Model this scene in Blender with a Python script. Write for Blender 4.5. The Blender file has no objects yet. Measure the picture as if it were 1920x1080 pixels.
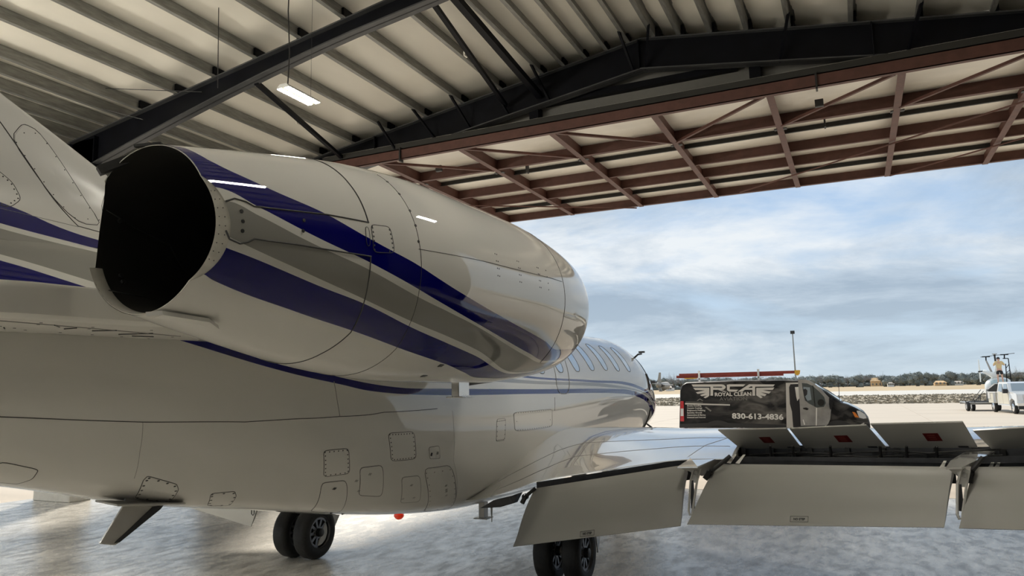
import bpy, bmesh, math, random
import numpy as np
from mathutils import Vector, Matrix
R = math.radians
random.seed(7)
SC = bpy.context.scene
COL = SC.collection

# ------------------------------------------------------------------ camera
CAM_H = 2.1
f_px = 1390.0
az, roll = R(-24.7), R(1.15)
pitch = math.atan(192.6 * math.cos(roll) / f_px)
fw = Vector((math.sin(az) * math.cos(pitch), math.cos(az) * math.cos(pitch), math.sin(pitch)))
rt = Vector((math.cos(az), -math.sin(az), 0))
upv = rt.cross(fw)
Rr = rt * math.cos(roll) - upv * math.sin(roll)
Uu = upv * math.cos(roll) + rt * math.sin(roll)
cd = bpy.data.cameras.new('camera')
cam = bpy.data.objects.new('camera', cd)
COL.objects.link(cam)
cam.matrix_world = Matrix(((Rr.x, Uu.x, -fw.x, 0), (Rr.y, Uu.y, -fw.y, 0), (Rr.z, Uu.z, -fw.z, CAM_H), (0, 0, 0, 1)))
cd.sensor_fit = 'HORIZONTAL'
cd.sensor_width = 36.0
cd.lens = f_px / 1920.0 * 36.0
cd.clip_start = 0.05
cd.clip_end = 4000
SC.camera = cam

# ------------------------------------------------------------------ view, sky, sun
SC.view_settings.view_transform = 'Standard'
SC.view_settings.look = 'None'
SC.view_settings.exposure = 0.15
SC.view_settings.gamma = 1.0
SC.view_settings.use_curve_mapping = False
SC.render.film_transparent = False

W = bpy.data.worlds.new('sky')
SC.world = W
W.use_nodes = True
wn, wl = W.node_tree.nodes, W.node_tree.links
wn.clear()


def wnode(t, **k):
    n = wn.new(t)
    for a, b in k.items():
        setattr(n, a, b)
    return n


def wmath(op, a, b=None, c=None, clamp=False):
    n = wn.new('ShaderNodeMath')
    n.operation = op
    n.use_clamp = clamp
    for i, v in enumerate((a, b, c)):
        if v is None:
            continue
        if isinstance(v, (int, float)):
            n.inputs[i].default_value = v
        else:
            wl.new(v, n.inputs[i])
    return n.outputs[0]


tc = wnode('ShaderNodeTexCoord')
sep = wnode('ShaderNodeSeparateXYZ')
wl.new(tc.outputs['Generated'], sep.inputs[0])
zz = wmath('ADD', wmath('MAXIMUM', sep.outputs[2], 0.0), 0.16)
px = wmath('DIVIDE', sep.outputs[0], zz)
py = wmath('DIVIDE', sep.outputs[1], zz)
cmb = wnode('ShaderNodeCombineXYZ')
wl.new(px, cmb.inputs[0])
wl.new(py, cmb.inputs[1])
cmb.inputs[2].default_value = 3.7


def wnoise(scale, detail, rough, vec, dist=0.0):
    n = wn.new('ShaderNodeTexNoise')
    n.inputs['Scale'].default_value = scale
    n.inputs['Detail'].default_value = detail
    n.inputs['Roughness'].default_value = rough
    n.inputs['Distortion'].default_value = dist
    wl.new(vec, n.inputs['Vector'])
    return n.outputs[0]


def wramp(fac, stops):
    n = wn.new('ShaderNodeValToRGB')
    e = n.color_ramp.elements
    while len(e) > 1:
        e.remove(e[-1])
    e[0].position, e[0].color = stops[0][0], stops[0][1]
    for p, c in stops[1:]:
        x = e.new(p)
        x.color = c
    wl.new(fac, n.inputs[0])
    return n.outputs[0]


def wmix(fac, a, b):
    n = wn.new('ShaderNodeMixRGB')
    wl.new(fac, n.inputs[0]) if not isinstance(fac, float) else setattr(n.inputs[0], 'default_value', fac)
    for i, v in ((1, a), (2, b)):
        if isinstance(v, tuple):
            n.inputs[i].default_value = v
        else:
            wl.new(v, n.inputs[i])
    return n.outputs[0]


cloud_big = wnoise(0.62, 9.0, 0.585, cmb.outputs[0], 0.25)
cmb2 = wnode('ShaderNodeVectorMath', operation='ADD')
wl.new(cmb.outputs[0], cmb2.inputs[0])
cmb2.inputs[1].default_value = (7.3, -2.1, 5.0)
cloud_shade = wnoise(0.85, 8.0, 0.62, cmb2.outputs[0], 0.3)
cover = wramp(cloud_big, [(0.36, (0, 0, 0, 1)), (0.50, (1, 1, 1, 1))])
elev = wmath('MAXIMUM', sep.outputs[2], 0.0)
blue = wramp(elev, [(0.0, (0.62, 0.74, 0.84, 1)), (0.12, (0.50, 0.67, 0.86, 1)), (0.35, (0.27, 0.47, 0.80, 1)), (1.0, (0.12, 0.27, 0.60, 1))])
band = wramp(elev, [(0.0, (0.06, 0.06, 0.06, 1)), (0.06, (0.05, 0.05, 0.05, 1)), (0.115, (0.12, 0.12, 0.12, 1)), (0.18, (0.0, 0.0, 0.0, 1))])
shade = wramp(wmath('SUBTRACT', cloud_shade, band), [(0.34, (0.36, 0.46, 0.58, 1)), (0.46, (0.53, 0.63, 0.74, 1)), (0.60, (0.84, 0.89, 0.93, 1))])
sky_col = wmix(cover, blue, shade)
haze = wramp(elev, [(0.0, (0.7, 0.7, 0.7, 1)), (0.05, (0.40, 0.40, 0.40, 1)), (0.16, (0, 0, 0, 1))])
sky_col = wmix(haze, sky_col, (0.60, 0.71, 0.78, 1))
below = wmath('LESS_THAN', sep.outputs[2], -0.01)
sky_col = wmix(below, sky_col, (0.42, 0.38, 0.31, 1))
bg = wnode('ShaderNodeBackground')
wl.new(sky_col, bg.inputs[0])
bg.inputs[1].default_value = 0.91
wo = wnode('ShaderNodeOutputWorld')
wl.new(bg.outputs[0], wo.inputs[0])

sd = bpy.data.lights.new('sun', 'SUN')
sd.energy = 4.6
sd.angle = R(6)
sd.color = (1.0, 0.93, 0.82)
sun = bpy.data.objects.new('sun', sd)
COL.objects.link(sun)
SUN_DIR = Vector((-0.42, 0.66, 0.62)).normalized()      # towards the sun
sun.rotation_euler = SUN_DIR.to_track_quat('Z', 'Y').to_euler()


def at(x, y, Y):
    """the point at distance Y (world) seen at a given place of the photograph"""
    d = fw + Rr * ((x - 960) / f_px) - Uu * ((y - 540) / f_px)
    t_ = Y / d.y
    return Vector((d.x * t_, Y, CAM_H + d.z * t_))


# ------------------------------------------------------------------ materials
MATS = {}


def new_mat(name):
    m = bpy.data.materials.new(name)
    m.use_nodes = True
    MATS[name] = m
    return m, m.node_tree.nodes, m.node_tree.links, m.node_tree.nodes['Principled BSDF']


def pmat(name, col, rough=0.5, metal=0.0, coat=0.0, noise=0.0, nscale=8.0, bump=0.0, bscale=40.0, spec=0.5, emit=None, estr=0.0, rvar=0.0, coat_rough=0.03, stretch=None):
    """plain principled surface with a little procedural variation"""
    m, n, l, b = new_mat(name)
    b.inputs['Base Color'].default_value = (*col, 1)
    b.inputs['Roughness'].default_value = rough
    b.inputs['Metallic'].default_value = metal
    b.inputs['Coat Weight'].default_value = coat
    b.inputs['Coat Roughness'].default_value = coat_rough
    b.inputs['Specular IOR Level'].default_value = spec
    t = n.new('ShaderNodeTexCoord')
    vec = t.outputs['Object']
    if stretch:
        mp = n.new('ShaderNodeMapping')
        mp.inputs['Scale'].default_value = stretch
        l.new(vec, mp.inputs['Vector'])
        vec = mp.outputs[0]
    if noise or rvar:
        x = n.new('ShaderNodeTexNoise')
        x.inputs['Scale'].default_value = nscale
        x.inputs['Detail'].default_value = 6
        l.new(vec, x.inputs['Vector'])
        if noise:
            r = n.new('ShaderNodeValToRGB')
            r.color_ramp.elements[0].position = 0.3
            r.color_ramp.elements[1].position = 0.7
            r.color_ramp.elements[0].color = (*[c * (1 - noise) for c in col], 1)
            r.color_ramp.elements[1].color = (*[min(1, c * (1 + noise)) for c in col], 1)
            l.new(x.outputs[0], r.inputs[0])
            l.new(r.outputs[0], b.inputs['Base Color'])
        if rvar:
            q = n.new('ShaderNodeMapRange')
            q.inputs['From Min'].default_value = 0.3
            q.inputs['From Max'].default_value = 0.7
            q.inputs['To Min'].default_value = max(0.0, rough - rvar)
            q.inputs['To Max'].default_value = rough + rvar
            l.new(x.outputs[0], q.inputs[0])
            l.new(q.outputs[0], b.inputs['Roughness'])
    if bump:
        x2 = n.new('ShaderNodeTexNoise')
        x2.inputs['Scale'].default_value = bscale
        x2.inputs['Detail'].default_value = 4
        l.new(vec, x2.inputs['Vector'])
        bp = n.new('ShaderNodeBump')
        bp.inputs['Strength'].default_value = bump
        bp.inputs['Distance'].default_value = 0.02
        l.new(x2.outputs[0], bp.inputs['Height'])
        l.new(bp.outputs[0], b.inputs['Normal'])
    if emit:
        b.inputs['Emission Color'].default_value = (*emit, 1)
        b.inputs['Emission Strength'].default_value = estr
    return m


WHITE = (0.72, 0.71, 0.675)
BLUE = (0.002, 0.002, 0.13)
GREY = (0.30, 0.295, 0.275)


def gloss(b):
    b.inputs['Roughness'].default_value = 0.45
    b.inputs['Specular IOR Level'].default_value = 0.0
    b.inputs['Coat Weight'].default_value = 1.0
    b.inputs['Coat Roughness'].default_value = 0.012
    b.inputs['Coat IOR'].default_value = 1.55


def stripe_mat(name, origin, mode, u0, u1, v0, v1, layers, axis=None):
    """glossy aircraft paint. layers: (boundary [(Y, v), ...], colour painted below that boundary).
    mode 'z': v is the height; mode 'phi': v is the angle about the nacelle axis."""
    m, n, l, b = new_mat(name)
    gloss(b)
    t = n.new('ShaderNodeTexCoord')
    s = n.new('ShaderNodeSeparateXYZ')
    l.new(t.outputs['Object'], s.inputs[0])

    def mth(op, a, c=0.0):
        q = n.new('ShaderNodeMath')
        q.operation = op
        for i, v in enumerate((a, c)):
            if isinstance(v, (int, float)):
                q.inputs[i].default_value = v
            else:
                l.new(v, q.inputs[i])
        return q.outputs[0]

    Yw = mth('ADD', s.outputs[1], origin[1])
    u = mth('DIVIDE', mth('SUBTRACT', Yw, u0), u1 - u0)
    if mode == 'z':
        v = mth('ADD', s.outputs[2], origin[2])
    else:
        v = mth('ARCTAN2', mth('SUBTRACT', s.outputs[2], axis[1] - origin[2]), mth('SUBTRACT', s.outputs[0], axis[0] - origin[0]))
    v = mth('DIVIDE', mth('SUBTRACT', v, v0), v1 - v0)
    col = None
    for bd, c in layers:
        fc = n.new('ShaderNodeFloatCurve')
        cu = fc.mapping.curves[0]
        pts = [((y - u0) / (u1 - u0), (z - v0) / (v1 - v0)) for y, z in bd]
        if pts[0][0] > 0:
            pts = [(0.0, pts[0][1])] + pts
        if pts[-1][0] < 1:
            pts = pts + [(1.0, pts[-1][1])]
        cu.points[0].location = pts[0]
        cu.points[1].location = pts[-1]
        for p in pts[1:-1]:
            cu.points.new(*p)
        for p in cu.points:
            p.handle_type = 'AUTO_CLAMPED'
        fc.mapping.update()
        l.new(u, fc.inputs['Value'])
        mx = n.new('ShaderNodeMixRGB')
        l.new(mth('LESS_THAN', v, fc.outputs[0]), mx.inputs[0])
        if col is None:
            mx.inputs[1].default_value = (*WHITE, 1)
        else:
            l.new(col, mx.inputs[1])
        mx.inputs[2].default_value = (*c, 1)
        col = mx.outputs[0]
    l.new(col, b.inputs['Base Color'])
    return m


m_, n_, l_, b_ = new_mat('paint_white')
gloss(b_)
b_.inputs['Base Color'].default_value = (*WHITE, 1)
m_, n_, l_, b_ = new_mat('paint_wing')
gloss(b_)
b_.inputs['Coat IOR'].default_value = 2.0
b_.inputs['Metallic'].default_value = 0.6
b_.inputs['Roughness'].default_value = 0.12
b_.inputs['Base Color'].default_value = (0.78, 0.775, 0.75, 1)
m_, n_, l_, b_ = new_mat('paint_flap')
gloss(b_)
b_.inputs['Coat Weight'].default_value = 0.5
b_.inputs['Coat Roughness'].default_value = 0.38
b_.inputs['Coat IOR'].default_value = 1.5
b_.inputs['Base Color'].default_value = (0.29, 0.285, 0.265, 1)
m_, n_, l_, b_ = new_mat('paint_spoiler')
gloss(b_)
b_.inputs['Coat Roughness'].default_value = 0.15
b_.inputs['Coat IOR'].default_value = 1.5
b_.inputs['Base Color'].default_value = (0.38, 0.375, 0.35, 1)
pmat('seam', (0.05, 0.05, 0.05), 0.6)
pmat('seam_light', (0.25, 0.25, 0.24), 0.6)
pmat('screw', (0.06, 0.06, 0.06), 0.4, metal=0.5)
pmat('rubber', (0.012, 0.012, 0.012), 0.65, noise=0.3, nscale=30, bump=0.2, bscale=60)
pmat('dark_duct', (0.010, 0.009, 0.007), 0.75, noise=0.4, nscale=3)
pmat('dark_metal', (0.05, 0.05, 0.05), 0.45, metal=0.6, noise=0.3)
pmat('wheel_metal', (0.16, 0.16, 0.165), 0.35, metal=0.8, noise=0.2)
pmat('bare_metal', (0.55, 0.55, 0.54), 0.25, metal=1.0, noise=0.1, rvar=0.08)
pmat('liner', (0.62, 0.60, 0.54), 0.45, noise=0.12, nscale=18)
pmat('strut_paint', (0.50, 0.49, 0.46), 0.4, coat=0.5, noise=0.05)
pmat('cove', (0.025, 0.026, 0.03), 0.5, noise=0.4, nscale=12)
pmat('boot', (0.03, 0.03, 0.03), 0.4, noise=0.2)
pmat('red_placard', (0.11, 0.005, 0.005), 0.5)
pmat('placard_text', (0.22, 0.06, 0.05), 0.5)
pmat('black_paint', (0.01, 0.01, 0.01), 0.4)
pmat('beacon_red', (0.75, 0.03, 0.01), 0.12, coat=1.0, emit=(1, 0.05, 0.01), estr=0.25)
m_, n_, l_, b_ = new_mat('cabin_glass_sky')
b_.inputs['Base Color'].default_value = (0.50, 0.60, 0.72, 1)  # bright sky's reflection is put into the glass colour
b_.inputs['Roughness'].default_value = 0.03
b_.inputs['Coat Weight'].default_value = 1.0
m_, n_, l_, b_ = new_mat('windshield')
b_.inputs['Base Color'].default_value = (0.02, 0.022, 0.025, 1)
b_.inputs['Roughness'].default_value = 0.03
b_.inputs['Coat Weight'].default_value = 1.0

# ------------------------------------------------------------------ mesh helpers


K_H = 1.25                 # the hangar's size against the first survey of it
HSC = [0.0]


def hs(p_):
    x, y, z = p_
    k = HSC[0] or 1.0
    return (x * k, y * k, z if z < 2.1 else 2.1 + (z - 2.1) * k)


class MB:
    """collects shapes, in world coordinates, and links them as one mesh object"""

    def __init__(s):
        s.v, s.f = [], []

    def add(s, verts, faces):
        k = len(s.v)
        s.v += [tuple(map(float, p)) for p in verts]
        s.f += [tuple(i + k for i in q) for q in faces]
        return s

    def box(s, x0, x1, y0, y1, z0, z1, M=None):
        p = [(x, y, z) for x in (x0, x1) for y in (y0, y1) for z in (z0, z1)]
        if M is not None:
            p = [M @ Vector(q) for q in p]
        return s.add(p, [(0, 1, 3, 2), (4, 6, 7, 5), (0, 4, 5, 1), (2, 3, 7, 6), (0, 2, 6, 4), (1, 5, 7, 3)])

    def hexa(s, p):
        """8 corners: bottom ring 0-3, top ring 4-7"""
        return s.add(p, [(3, 2, 1, 0), (4, 5, 6, 7), (0, 1, 5, 4), (1, 2, 6, 5), (2, 3, 7, 6), (3, 0, 4, 7)])

    def beam(s, a, b, w, h, up=(0, 0, 1)):
        a, b = Vector(a), Vector(b)
        d = (b - a).normalized()
        sd_ = d.cross(Vector(up))
        if sd_.length < 1e-4:
            sd_ = d.cross(Vector((1, 0, 0)))
        sd_.normalize()
        u = sd_.cross(d)
        p = []
        for c in (a, b):
            for i, j in ((-1, -1), (1, -1), (1, 1), (-1, 1)):
                p.append(c + sd_ * (i * w / 2) + u * (j * h / 2))
        return s.add(p, [(0, 1, 2, 3), (7, 6, 5, 4), (0, 4, 5, 1), (1, 5, 6, 2), (2, 6, 7, 3), (3, 7, 4, 0)])

    def tube(s, pts, r, n=8, closed=False, caps=True):
        pts = [Vector(p) for p in pts]
        rings = []
        prev = None
        N = len(pts)
        for i, p in enumerate(pts):
            if closed:
                d = (pts[(i + 1) % N] - pts[i - 1]).normalized()
            else:
                d = (pts[min(i + 1, N - 1)] - pts[max(i - 1, 0)]).normalized()
            if prev is None:
                a = d.orthogonal().normalized()
            else:
                a = (prev - d * prev.dot(d))
                a = a.normalized() if a.length > 1e-6 else d.orthogonal().normalized()
            prev = a
            b = d.cross(a)
            rr = r[i] if isinstance(r, (list, tuple)) else r
            rings.append([p + (a * math.cos(2 * math.pi * k / n) + b * math.sin(2 * math.pi * k / n)) * rr for k in range(n)])
        k0 = len(s.v)
        vs = [q for g in rings for q in g]
        fs = []
        M = N if closed else N - 1
        for i in range(M):
            j = (i + 1) % N
            for k in range(n):
                fs.append((i * n + k, i * n + (k + 1) % n, j * n + (k + 1) % n, j * n + k))
        if caps and not closed:
            fs.append(tuple(range(n - 1, -1, -1)))
            fs.append(tuple((N - 1) * n + k for k in range(n)))
        return s.add(vs, fs)

    def lathe(s, prof, o, ax, n=32, closed=False, a0=0.0, a1=2 * math.pi):
        """prof: (t along axis, radius)"""
        o, ax = Vector(o), Vector(ax).normalized()
        e = ax.orthogonal().normalized()
        g = ax.cross(e)
        full = abs(a1 - a0 - 2 * math.pi) < 1e-6
        m = n if full else n + 1
        vs = []
        for t, r in prof:
            for k in range(m):
                a = a0 + (a1 - a0) * k / n
                vs.append(o + ax * t + (e * math.cos(a) + g * math.sin(a)) * r)
        fs = []
        L = len(prof)
        for i in range(L if closed else L - 1):
            j = (i + 1) % L
            for k in range(n):
                q = (k + 1) % m
                fs.append((i * m + k, i * m + q, j * m + q, j * m + k))
        return s.add(vs, fs)

    def grid(s, P, closed_v=False, flip=False):
        """P[i][j] rows of points"""
        n, m = len(P), len(P[0])
        vs = [q for row in P for q in row]
        fs = []
        for i in range(n - 1):
            for j in range(m if closed_v else m - 1):
                k = (j + 1) % m
                q = (i * m + j, i * m + k, (i + 1) * m + k, (i + 1) * m + j)
                fs.append(q[::-1] if flip else q)
        return s.add(vs, fs)

    def prism(s, poly, d):
        """planar polygon (3-D points) thickened by vector d"""
        d = Vector(d)
        a = [Vector(p) for p in poly]
        n = len(a)
        return s.add(a + [p + d for p in a], [tuple(range(n - 1, -1, -1)), tuple(range(n, 2 * n))] + [(i, (i + 1) % n, n + (i + 1) % n, n + i) for i in range(n)])

    def build(s, name, mat, parent=None, base=(0, 0, 0), smooth=False, angle=None, bevel=0.0, kind=None, label=None, fix=True, segs=2):
        me = bpy.data.meshes.new(name)
        if HSC[0]:
            s.v = [hs(p) for p in s.v]
        bx = Vector(base)
        if parent is not None and base == (0, 0, 0):
            bx = Vector(parent['_o'])
        me.from_pydata([tuple(Vector(p) - bx) for p in s.v], [], s.f)
        if fix:
            bm = bmesh.new()
            bm.from_mesh(me)
            bmesh.ops.recalc_face_normals(bm, faces=bm.faces)
            bm.to_mesh(me)
            bm.free()
        me.materials.append(MATS[mat] if isinstance(mat, str) else mat)
        if smooth:
            me.polygons.foreach_set('use_smooth', [True] * len(me.polygons))
            if angle is not None:
                me.set_sharp_from_angle(angle=R(angle))
        me.update()
        o = bpy.data.objects.new(name, me)
        COL.objects.link(o)
        o['_o'] = tuple(bx)
        if parent is not None:
            o.parent = parent
            o.location = bx - Vector(parent['_o'])
        else:
            o.location = bx
        if bevel:
            b = o.modifiers.new('bevel', 'BEVEL')
            b.width = bevel
            b.segments = segs
            b.limit_method = 'ANGLE'
            b.angle_limit = R(40)
        if kind:
            o['kind'] = kind
        if label:
            o['label'] = label
        return o


def empty(name, base, label=None, cat=None, group=None, kind=None):
    o = bpy.data.objects.new(name, None)
    COL.objects.link(o)
    o.location = base
    o['_o'] = tuple(base)
    o.empty_display_size = 0.2
    tag(o, label, cat, group, kind)
    return o


def tag(o, label=None, cat=None, group=None, kind=None):
    for k, v in (('label', label), ('category', cat), ('group', group), ('kind', kind)):
        if v:
            o[k] = v
    return o


def copy_tree(o, parent=None, loc=None):
    c = o.copy()
    COL.objects.link(c)
    if parent is not None:
        c.parent = parent
    if loc is not None:
        c.location = loc
        c['_o'] = tuple(loc)
    for ch in list(o.children):
        copy_tree(ch, c)
    return c


def text_mesh(txt, size, name, mat, M, parent, extrude=0.001, spacing=1.0, bold=0.0, align='LEFT', shear=0.0, width=None):
    """flat lettering as a mesh; M places the text plane in the world; width stretches to a given length"""
    cu = bpy.data.curves.new('lettering', 'FONT')
    cu.body = txt
    cu.size = size
    cu.extrude = extrude
    cu.offset = bold
    cu.space_character = spacing
    cu.align_x = align
    cu.shear = shear
    cu.resolution_u = 3
    ob = bpy.data.objects.new('lettering', cu)
    COL.objects.link(ob)
    bpy.context.view_layer.update()
    me = bpy.data.meshes.new_from_object(ob)
    bpy.data.objects.remove(ob)
    sx = 1.0
    if width:
        xs = [v.co.x for v in me.vertices]
        sx = width / (max(xs) - min(xs))
    for v in me.vertices:
        w = M @ Vector((v.co.x * sx, v.co.y, v.co.z))
        v.co = w - Vector(parent['_o'])
    me.materials.clear()
    me.materials.append(MATS[mat])
    o = bpy.data.objects.new(name, me)
    COL.objects.link(o)
    o['_o'] = tuple(parent['_o'])
    o.parent = parent
    return o

# ================================================================== THE HANGAR
RX = -3.0                     # ridge line
EX0, EX1 = -12.9, 6.9         # eaves
YB, YD = -10.0, 12.5          # back wall, door wall


def zr(x):                    # top of the rafters / bottom of the purlins
    return 8.17 - 0.15 * abs(x - RX)


# ---- floor and ground outside
m, n, l, b = new_mat('polished_floor')
t = n.new('ShaderNodeTexCoord')
mp = n.new('ShaderNodeMapping')
mp.inputs['Rotation'].default_value = (0, 0, R(28))
mp.inputs['Scale'].default_value = (1.0, 0.45, 1.0)
l.new(t.outputs['Object'], mp.inputs[0])
nz = []
for sc_, dt in ((0.55, 8.0), (5.5, 8.0), (30.0, 4.0)):
    x = n.new('ShaderNodeTexNoise')
    x.inputs['Scale'].default_value = sc_
    x.inputs['Detail'].default_value = dt
    x.inputs['Roughness'].default_value = 0.72
    l.new(mp.outputs[0], x.inputs['Vector'])
    nz.append(x.outputs[0])
mx = n.new('ShaderNodeMixRGB')
mx.inputs[0].default_value = 0.72
l.new(nz[0], mx.inputs[1])
l.new(nz[1], mx.inputs[2])
cr = n.new('ShaderNodeValToRGB')
cr.color_ramp.elements[0].position = 0.40
cr.color_ramp.elements[0].color = (0.21, 0.20, 0.175, 1)
cr.color_ramp.elements[1].position = 0.60
cr.color_ramp.elements[1].color = (0.72, 0.69, 0.63, 1)
l.new(mx.outputs[0], cr.inputs[0])
l.new(cr.outputs[0], b.inputs['Base Color'])
rr = n.new('ShaderNodeMapRange')
rr.inputs['From Min'].default_value = 0.35
rr.inputs['From Max'].default_value = 0.65
rr.inputs['To Min'].default_value = 0.36
rr.inputs['To Max'].default_value = 0.17
l.new(nz[1], rr.inputs[0])
l.new(rr.outputs[0], b.inputs['Roughness'])
bp = n.new('ShaderNodeBump')
bp.inputs['Strength'].default_value = 0.45
bp.inputs['Distance'].default_value = 0.01
mx2 = n.new('ShaderNodeMixRGB')
mx2.inputs[0].default_value = 0.35
l.new(nz[1], mx2.inputs[1])
l.new(nz[2], mx2.inputs[2])
l.new(mx2.outputs[0], bp.inputs['Height'])
l.new(bp.outputs[0], b.inputs['Normal'])
b.inputs['IOR'].default_value = 2.15
b.inputs['Specular Tint'].default_value = (1.0, 0.93, 0.82, 1)

FX0, FX1, FY0, FY1 = EX0 * K_H, EX1 * K_H, YB * K_H, YD * K_H
floor = MB().box(FX0 - 0.2, FX1 + 0.2, FY0 - 0.2, FY1 + 0.3, -0.3, 0.0).build('floor', 'polished_floor', kind='structure')
tag(floor, 'polished grey mottled concrete hangar floor', None)

pmat('apron_concrete', (0.47, 0.41, 0.335), 0.8, noise=0.10, nscale=0.5, bump=0.15, bscale=20, stretch=(0.35, 2.0, 1))
pmat('joint_fill', (0.30, 0.26, 0.21), 0.9)
pmat('dry_grass', (0.31, 0.265, 0.195), 0.95, noise=0.40, nscale=0.35, bump=1.0, bscale=6)
pmat('field', (0.42, 0.32, 0.19), 0.95, noise=0.12, nscale=0.05)
pmat('runway', (0.52, 0.50, 0.455), 0.85, noise=0.05, nscale=0.1)
ground = MB().box(-900, 900, FY1 + 0.3, 2400, -0.5, -0.035).add([(-60, -200, -0.035), (900, -200, -0.035), (900, FY1 + .3, -0.035), (FX1 + .2, FY1 + .3, -0.035), (FX1 + .2, -200, -.035)], [(0, 1, 2, 3, 4)]).add(
    [(-900, -200, -0.035), (FX0 - .2, -200, -0.035), (FX0 - .2, FY1 + .3, -0.035), (-900, FY1 + .3, -0.035)], [(0, 1, 2, 3)]).add(
    [(FX0 - .2, -200, -0.035), (-60, -200, -.035), (FX1 + .2, -200, -.035), (FX1 + .2, FY0 - .2, -0.035), (FX0 - .2, FY0 - .2, -0.035)], [(0, 1, 2, 3, 4)]).build('ground', 'field', kind='structure')
tag(ground, 'flat dry tan field stretching to the tree line')
apron = empty('apron', (0, 40, 0), 'pale tan concrete parking apron of large cast slabs outside the door', kind='structure')
MB().box(-160, 160, FY1 + 0.35, 87, -0.10, -0.022).build('joint_fill', 'joint_fill', apron)
slab_me = None
for iy in range(10):
    for ix in range(9):
        x0, y0 = -34 + ix * 7.5, FY1 + 0.4 + iy * 7.1
        if slab_me is None:
            s = MB().box(x0 + 0.012, x0 + 7.488, y0 + 0.012, y0 + 7.088, -0.09, -0.006).build('slab', 'apron_concrete', apron, bevel=0.006)
            slab_me, sx0, sy0, sloc = s.data, x0, y0, s.location.copy()
        else:
            c = s.copy()
            COL.objects.link(c)
            c.parent = apron
            c.location = sloc + Vector((x0 - sx0, y0 - sy0, random.uniform(-0.004, 0.002)))
MB().box(-160, -34, FY1 + 0.4, 87, -0.09, -0.006).box(-160, FX0 - .25, -60, FY1 + .38, -0.09, -0.006).box(33.5, 160, FY1 + 0.4, 87, -0.09, -0.006).build('outer_paving', 'apron_concrete', apron)
tag(MB().box(-400, 400, 87, 150, -0.2, 0.0).build('grass_verge', 'dry_grass', kind='stuff'), 'band of brown dry grass between apron and runway', 'grass')
tag(MB().box(-800, 800, 150, 236, -0.2, 0.01).build('runway', 'runway', kind='structure'), 'pale concrete runway strip crossing beyond the grass')
# grass tufts standing on the verge
gt = MB()
for i in range(9000):
    x, y = random.uniform(-40, 55), 87 + 63 * random.random() ** 1.6
    if abs(x + 10) < 2 and abs(y - 140) < 3:
        continue
    h, w = random.uniform(0.05, 0.20), random.uniform(0.1, 0.35)
    a = random.uniform(0, 3.14)
    gt.add([(x - w * math.cos(a), y - w * math.sin(a), 0), (x + w * math.cos(a), y + w * math.sin(a), 0), (x + random.uniform(-.1, .1), y + random.uniform(-.1, .1), h)], [(0, 1, 2)])
tag(gt.build('grass_tufts', 'dry_grass', kind='stuff', fix=False), 'dry tufts of uncut brown grass on the verge', 'grass')

HSC[0] = K_H
# ---- materials of the building
pmat('insulation', (0.86, 0.825, 0.735), 0.42, bump=0.25, bscale=2.2, stretch=(1, 0.35, 1), noise=0.03, nscale=2)
pmat('door_liner', (0.94, 0.90, 0.80), 0.55, bump=0.35, bscale=3.0, stretch=(0.5, 2.0, 1), noise=0.03, nscale=3)
MATS['door_liner'].node_tree.nodes['Principled BSDF'].inputs['IOR'].default_value = 1.95
MATS['door_liner'].node_tree.nodes['Principled BSDF'].inputs['Roughness'].default_value = 0.36
pmat('galvanised', (0.31, 0.31, 0.29), 0.42, metal=0.55, noise=0.22, nscale=9, stretch=(3, 0.4, 3))
pmat('frame_steel', (0.0035, 0.004, 0.0065), 0.5, spec=0.15, noise=0.3, nscale=3)
pmat('frame_steel_lit', (0.055, 0.057, 0.06), 0.40, noise=0.2, nscale=3)  # same steel as the frame, lighter for the light on its flanges
pmat('red_oxide', (0.115, 0.048, 0.036), 0.55, noise=0.18, nscale=6, bump=0.1, bscale=30)
pmat('dark_rail', (0.022, 0.021, 0.020), 0.5, noise=0.2)
pmat('wall_unlit_dark', (0.085, 0.083, 0.08), 0.5, bump=0.15, bscale=1.5, noise=0.04)  # an unlit side put into the colour, for dark reflections in the jet
pmat('wall_liner', (0.20, 0.195, 0.18), 0.6, bump=0.2, bscale=1.5, noise=0.05)  # shade on the white lining is put into this grey
pmat('closure_dark', (0.035, 0.034, 0.03), 0.8)
pmat('wire', (0.03, 0.03, 0.03), 0.5)

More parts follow.
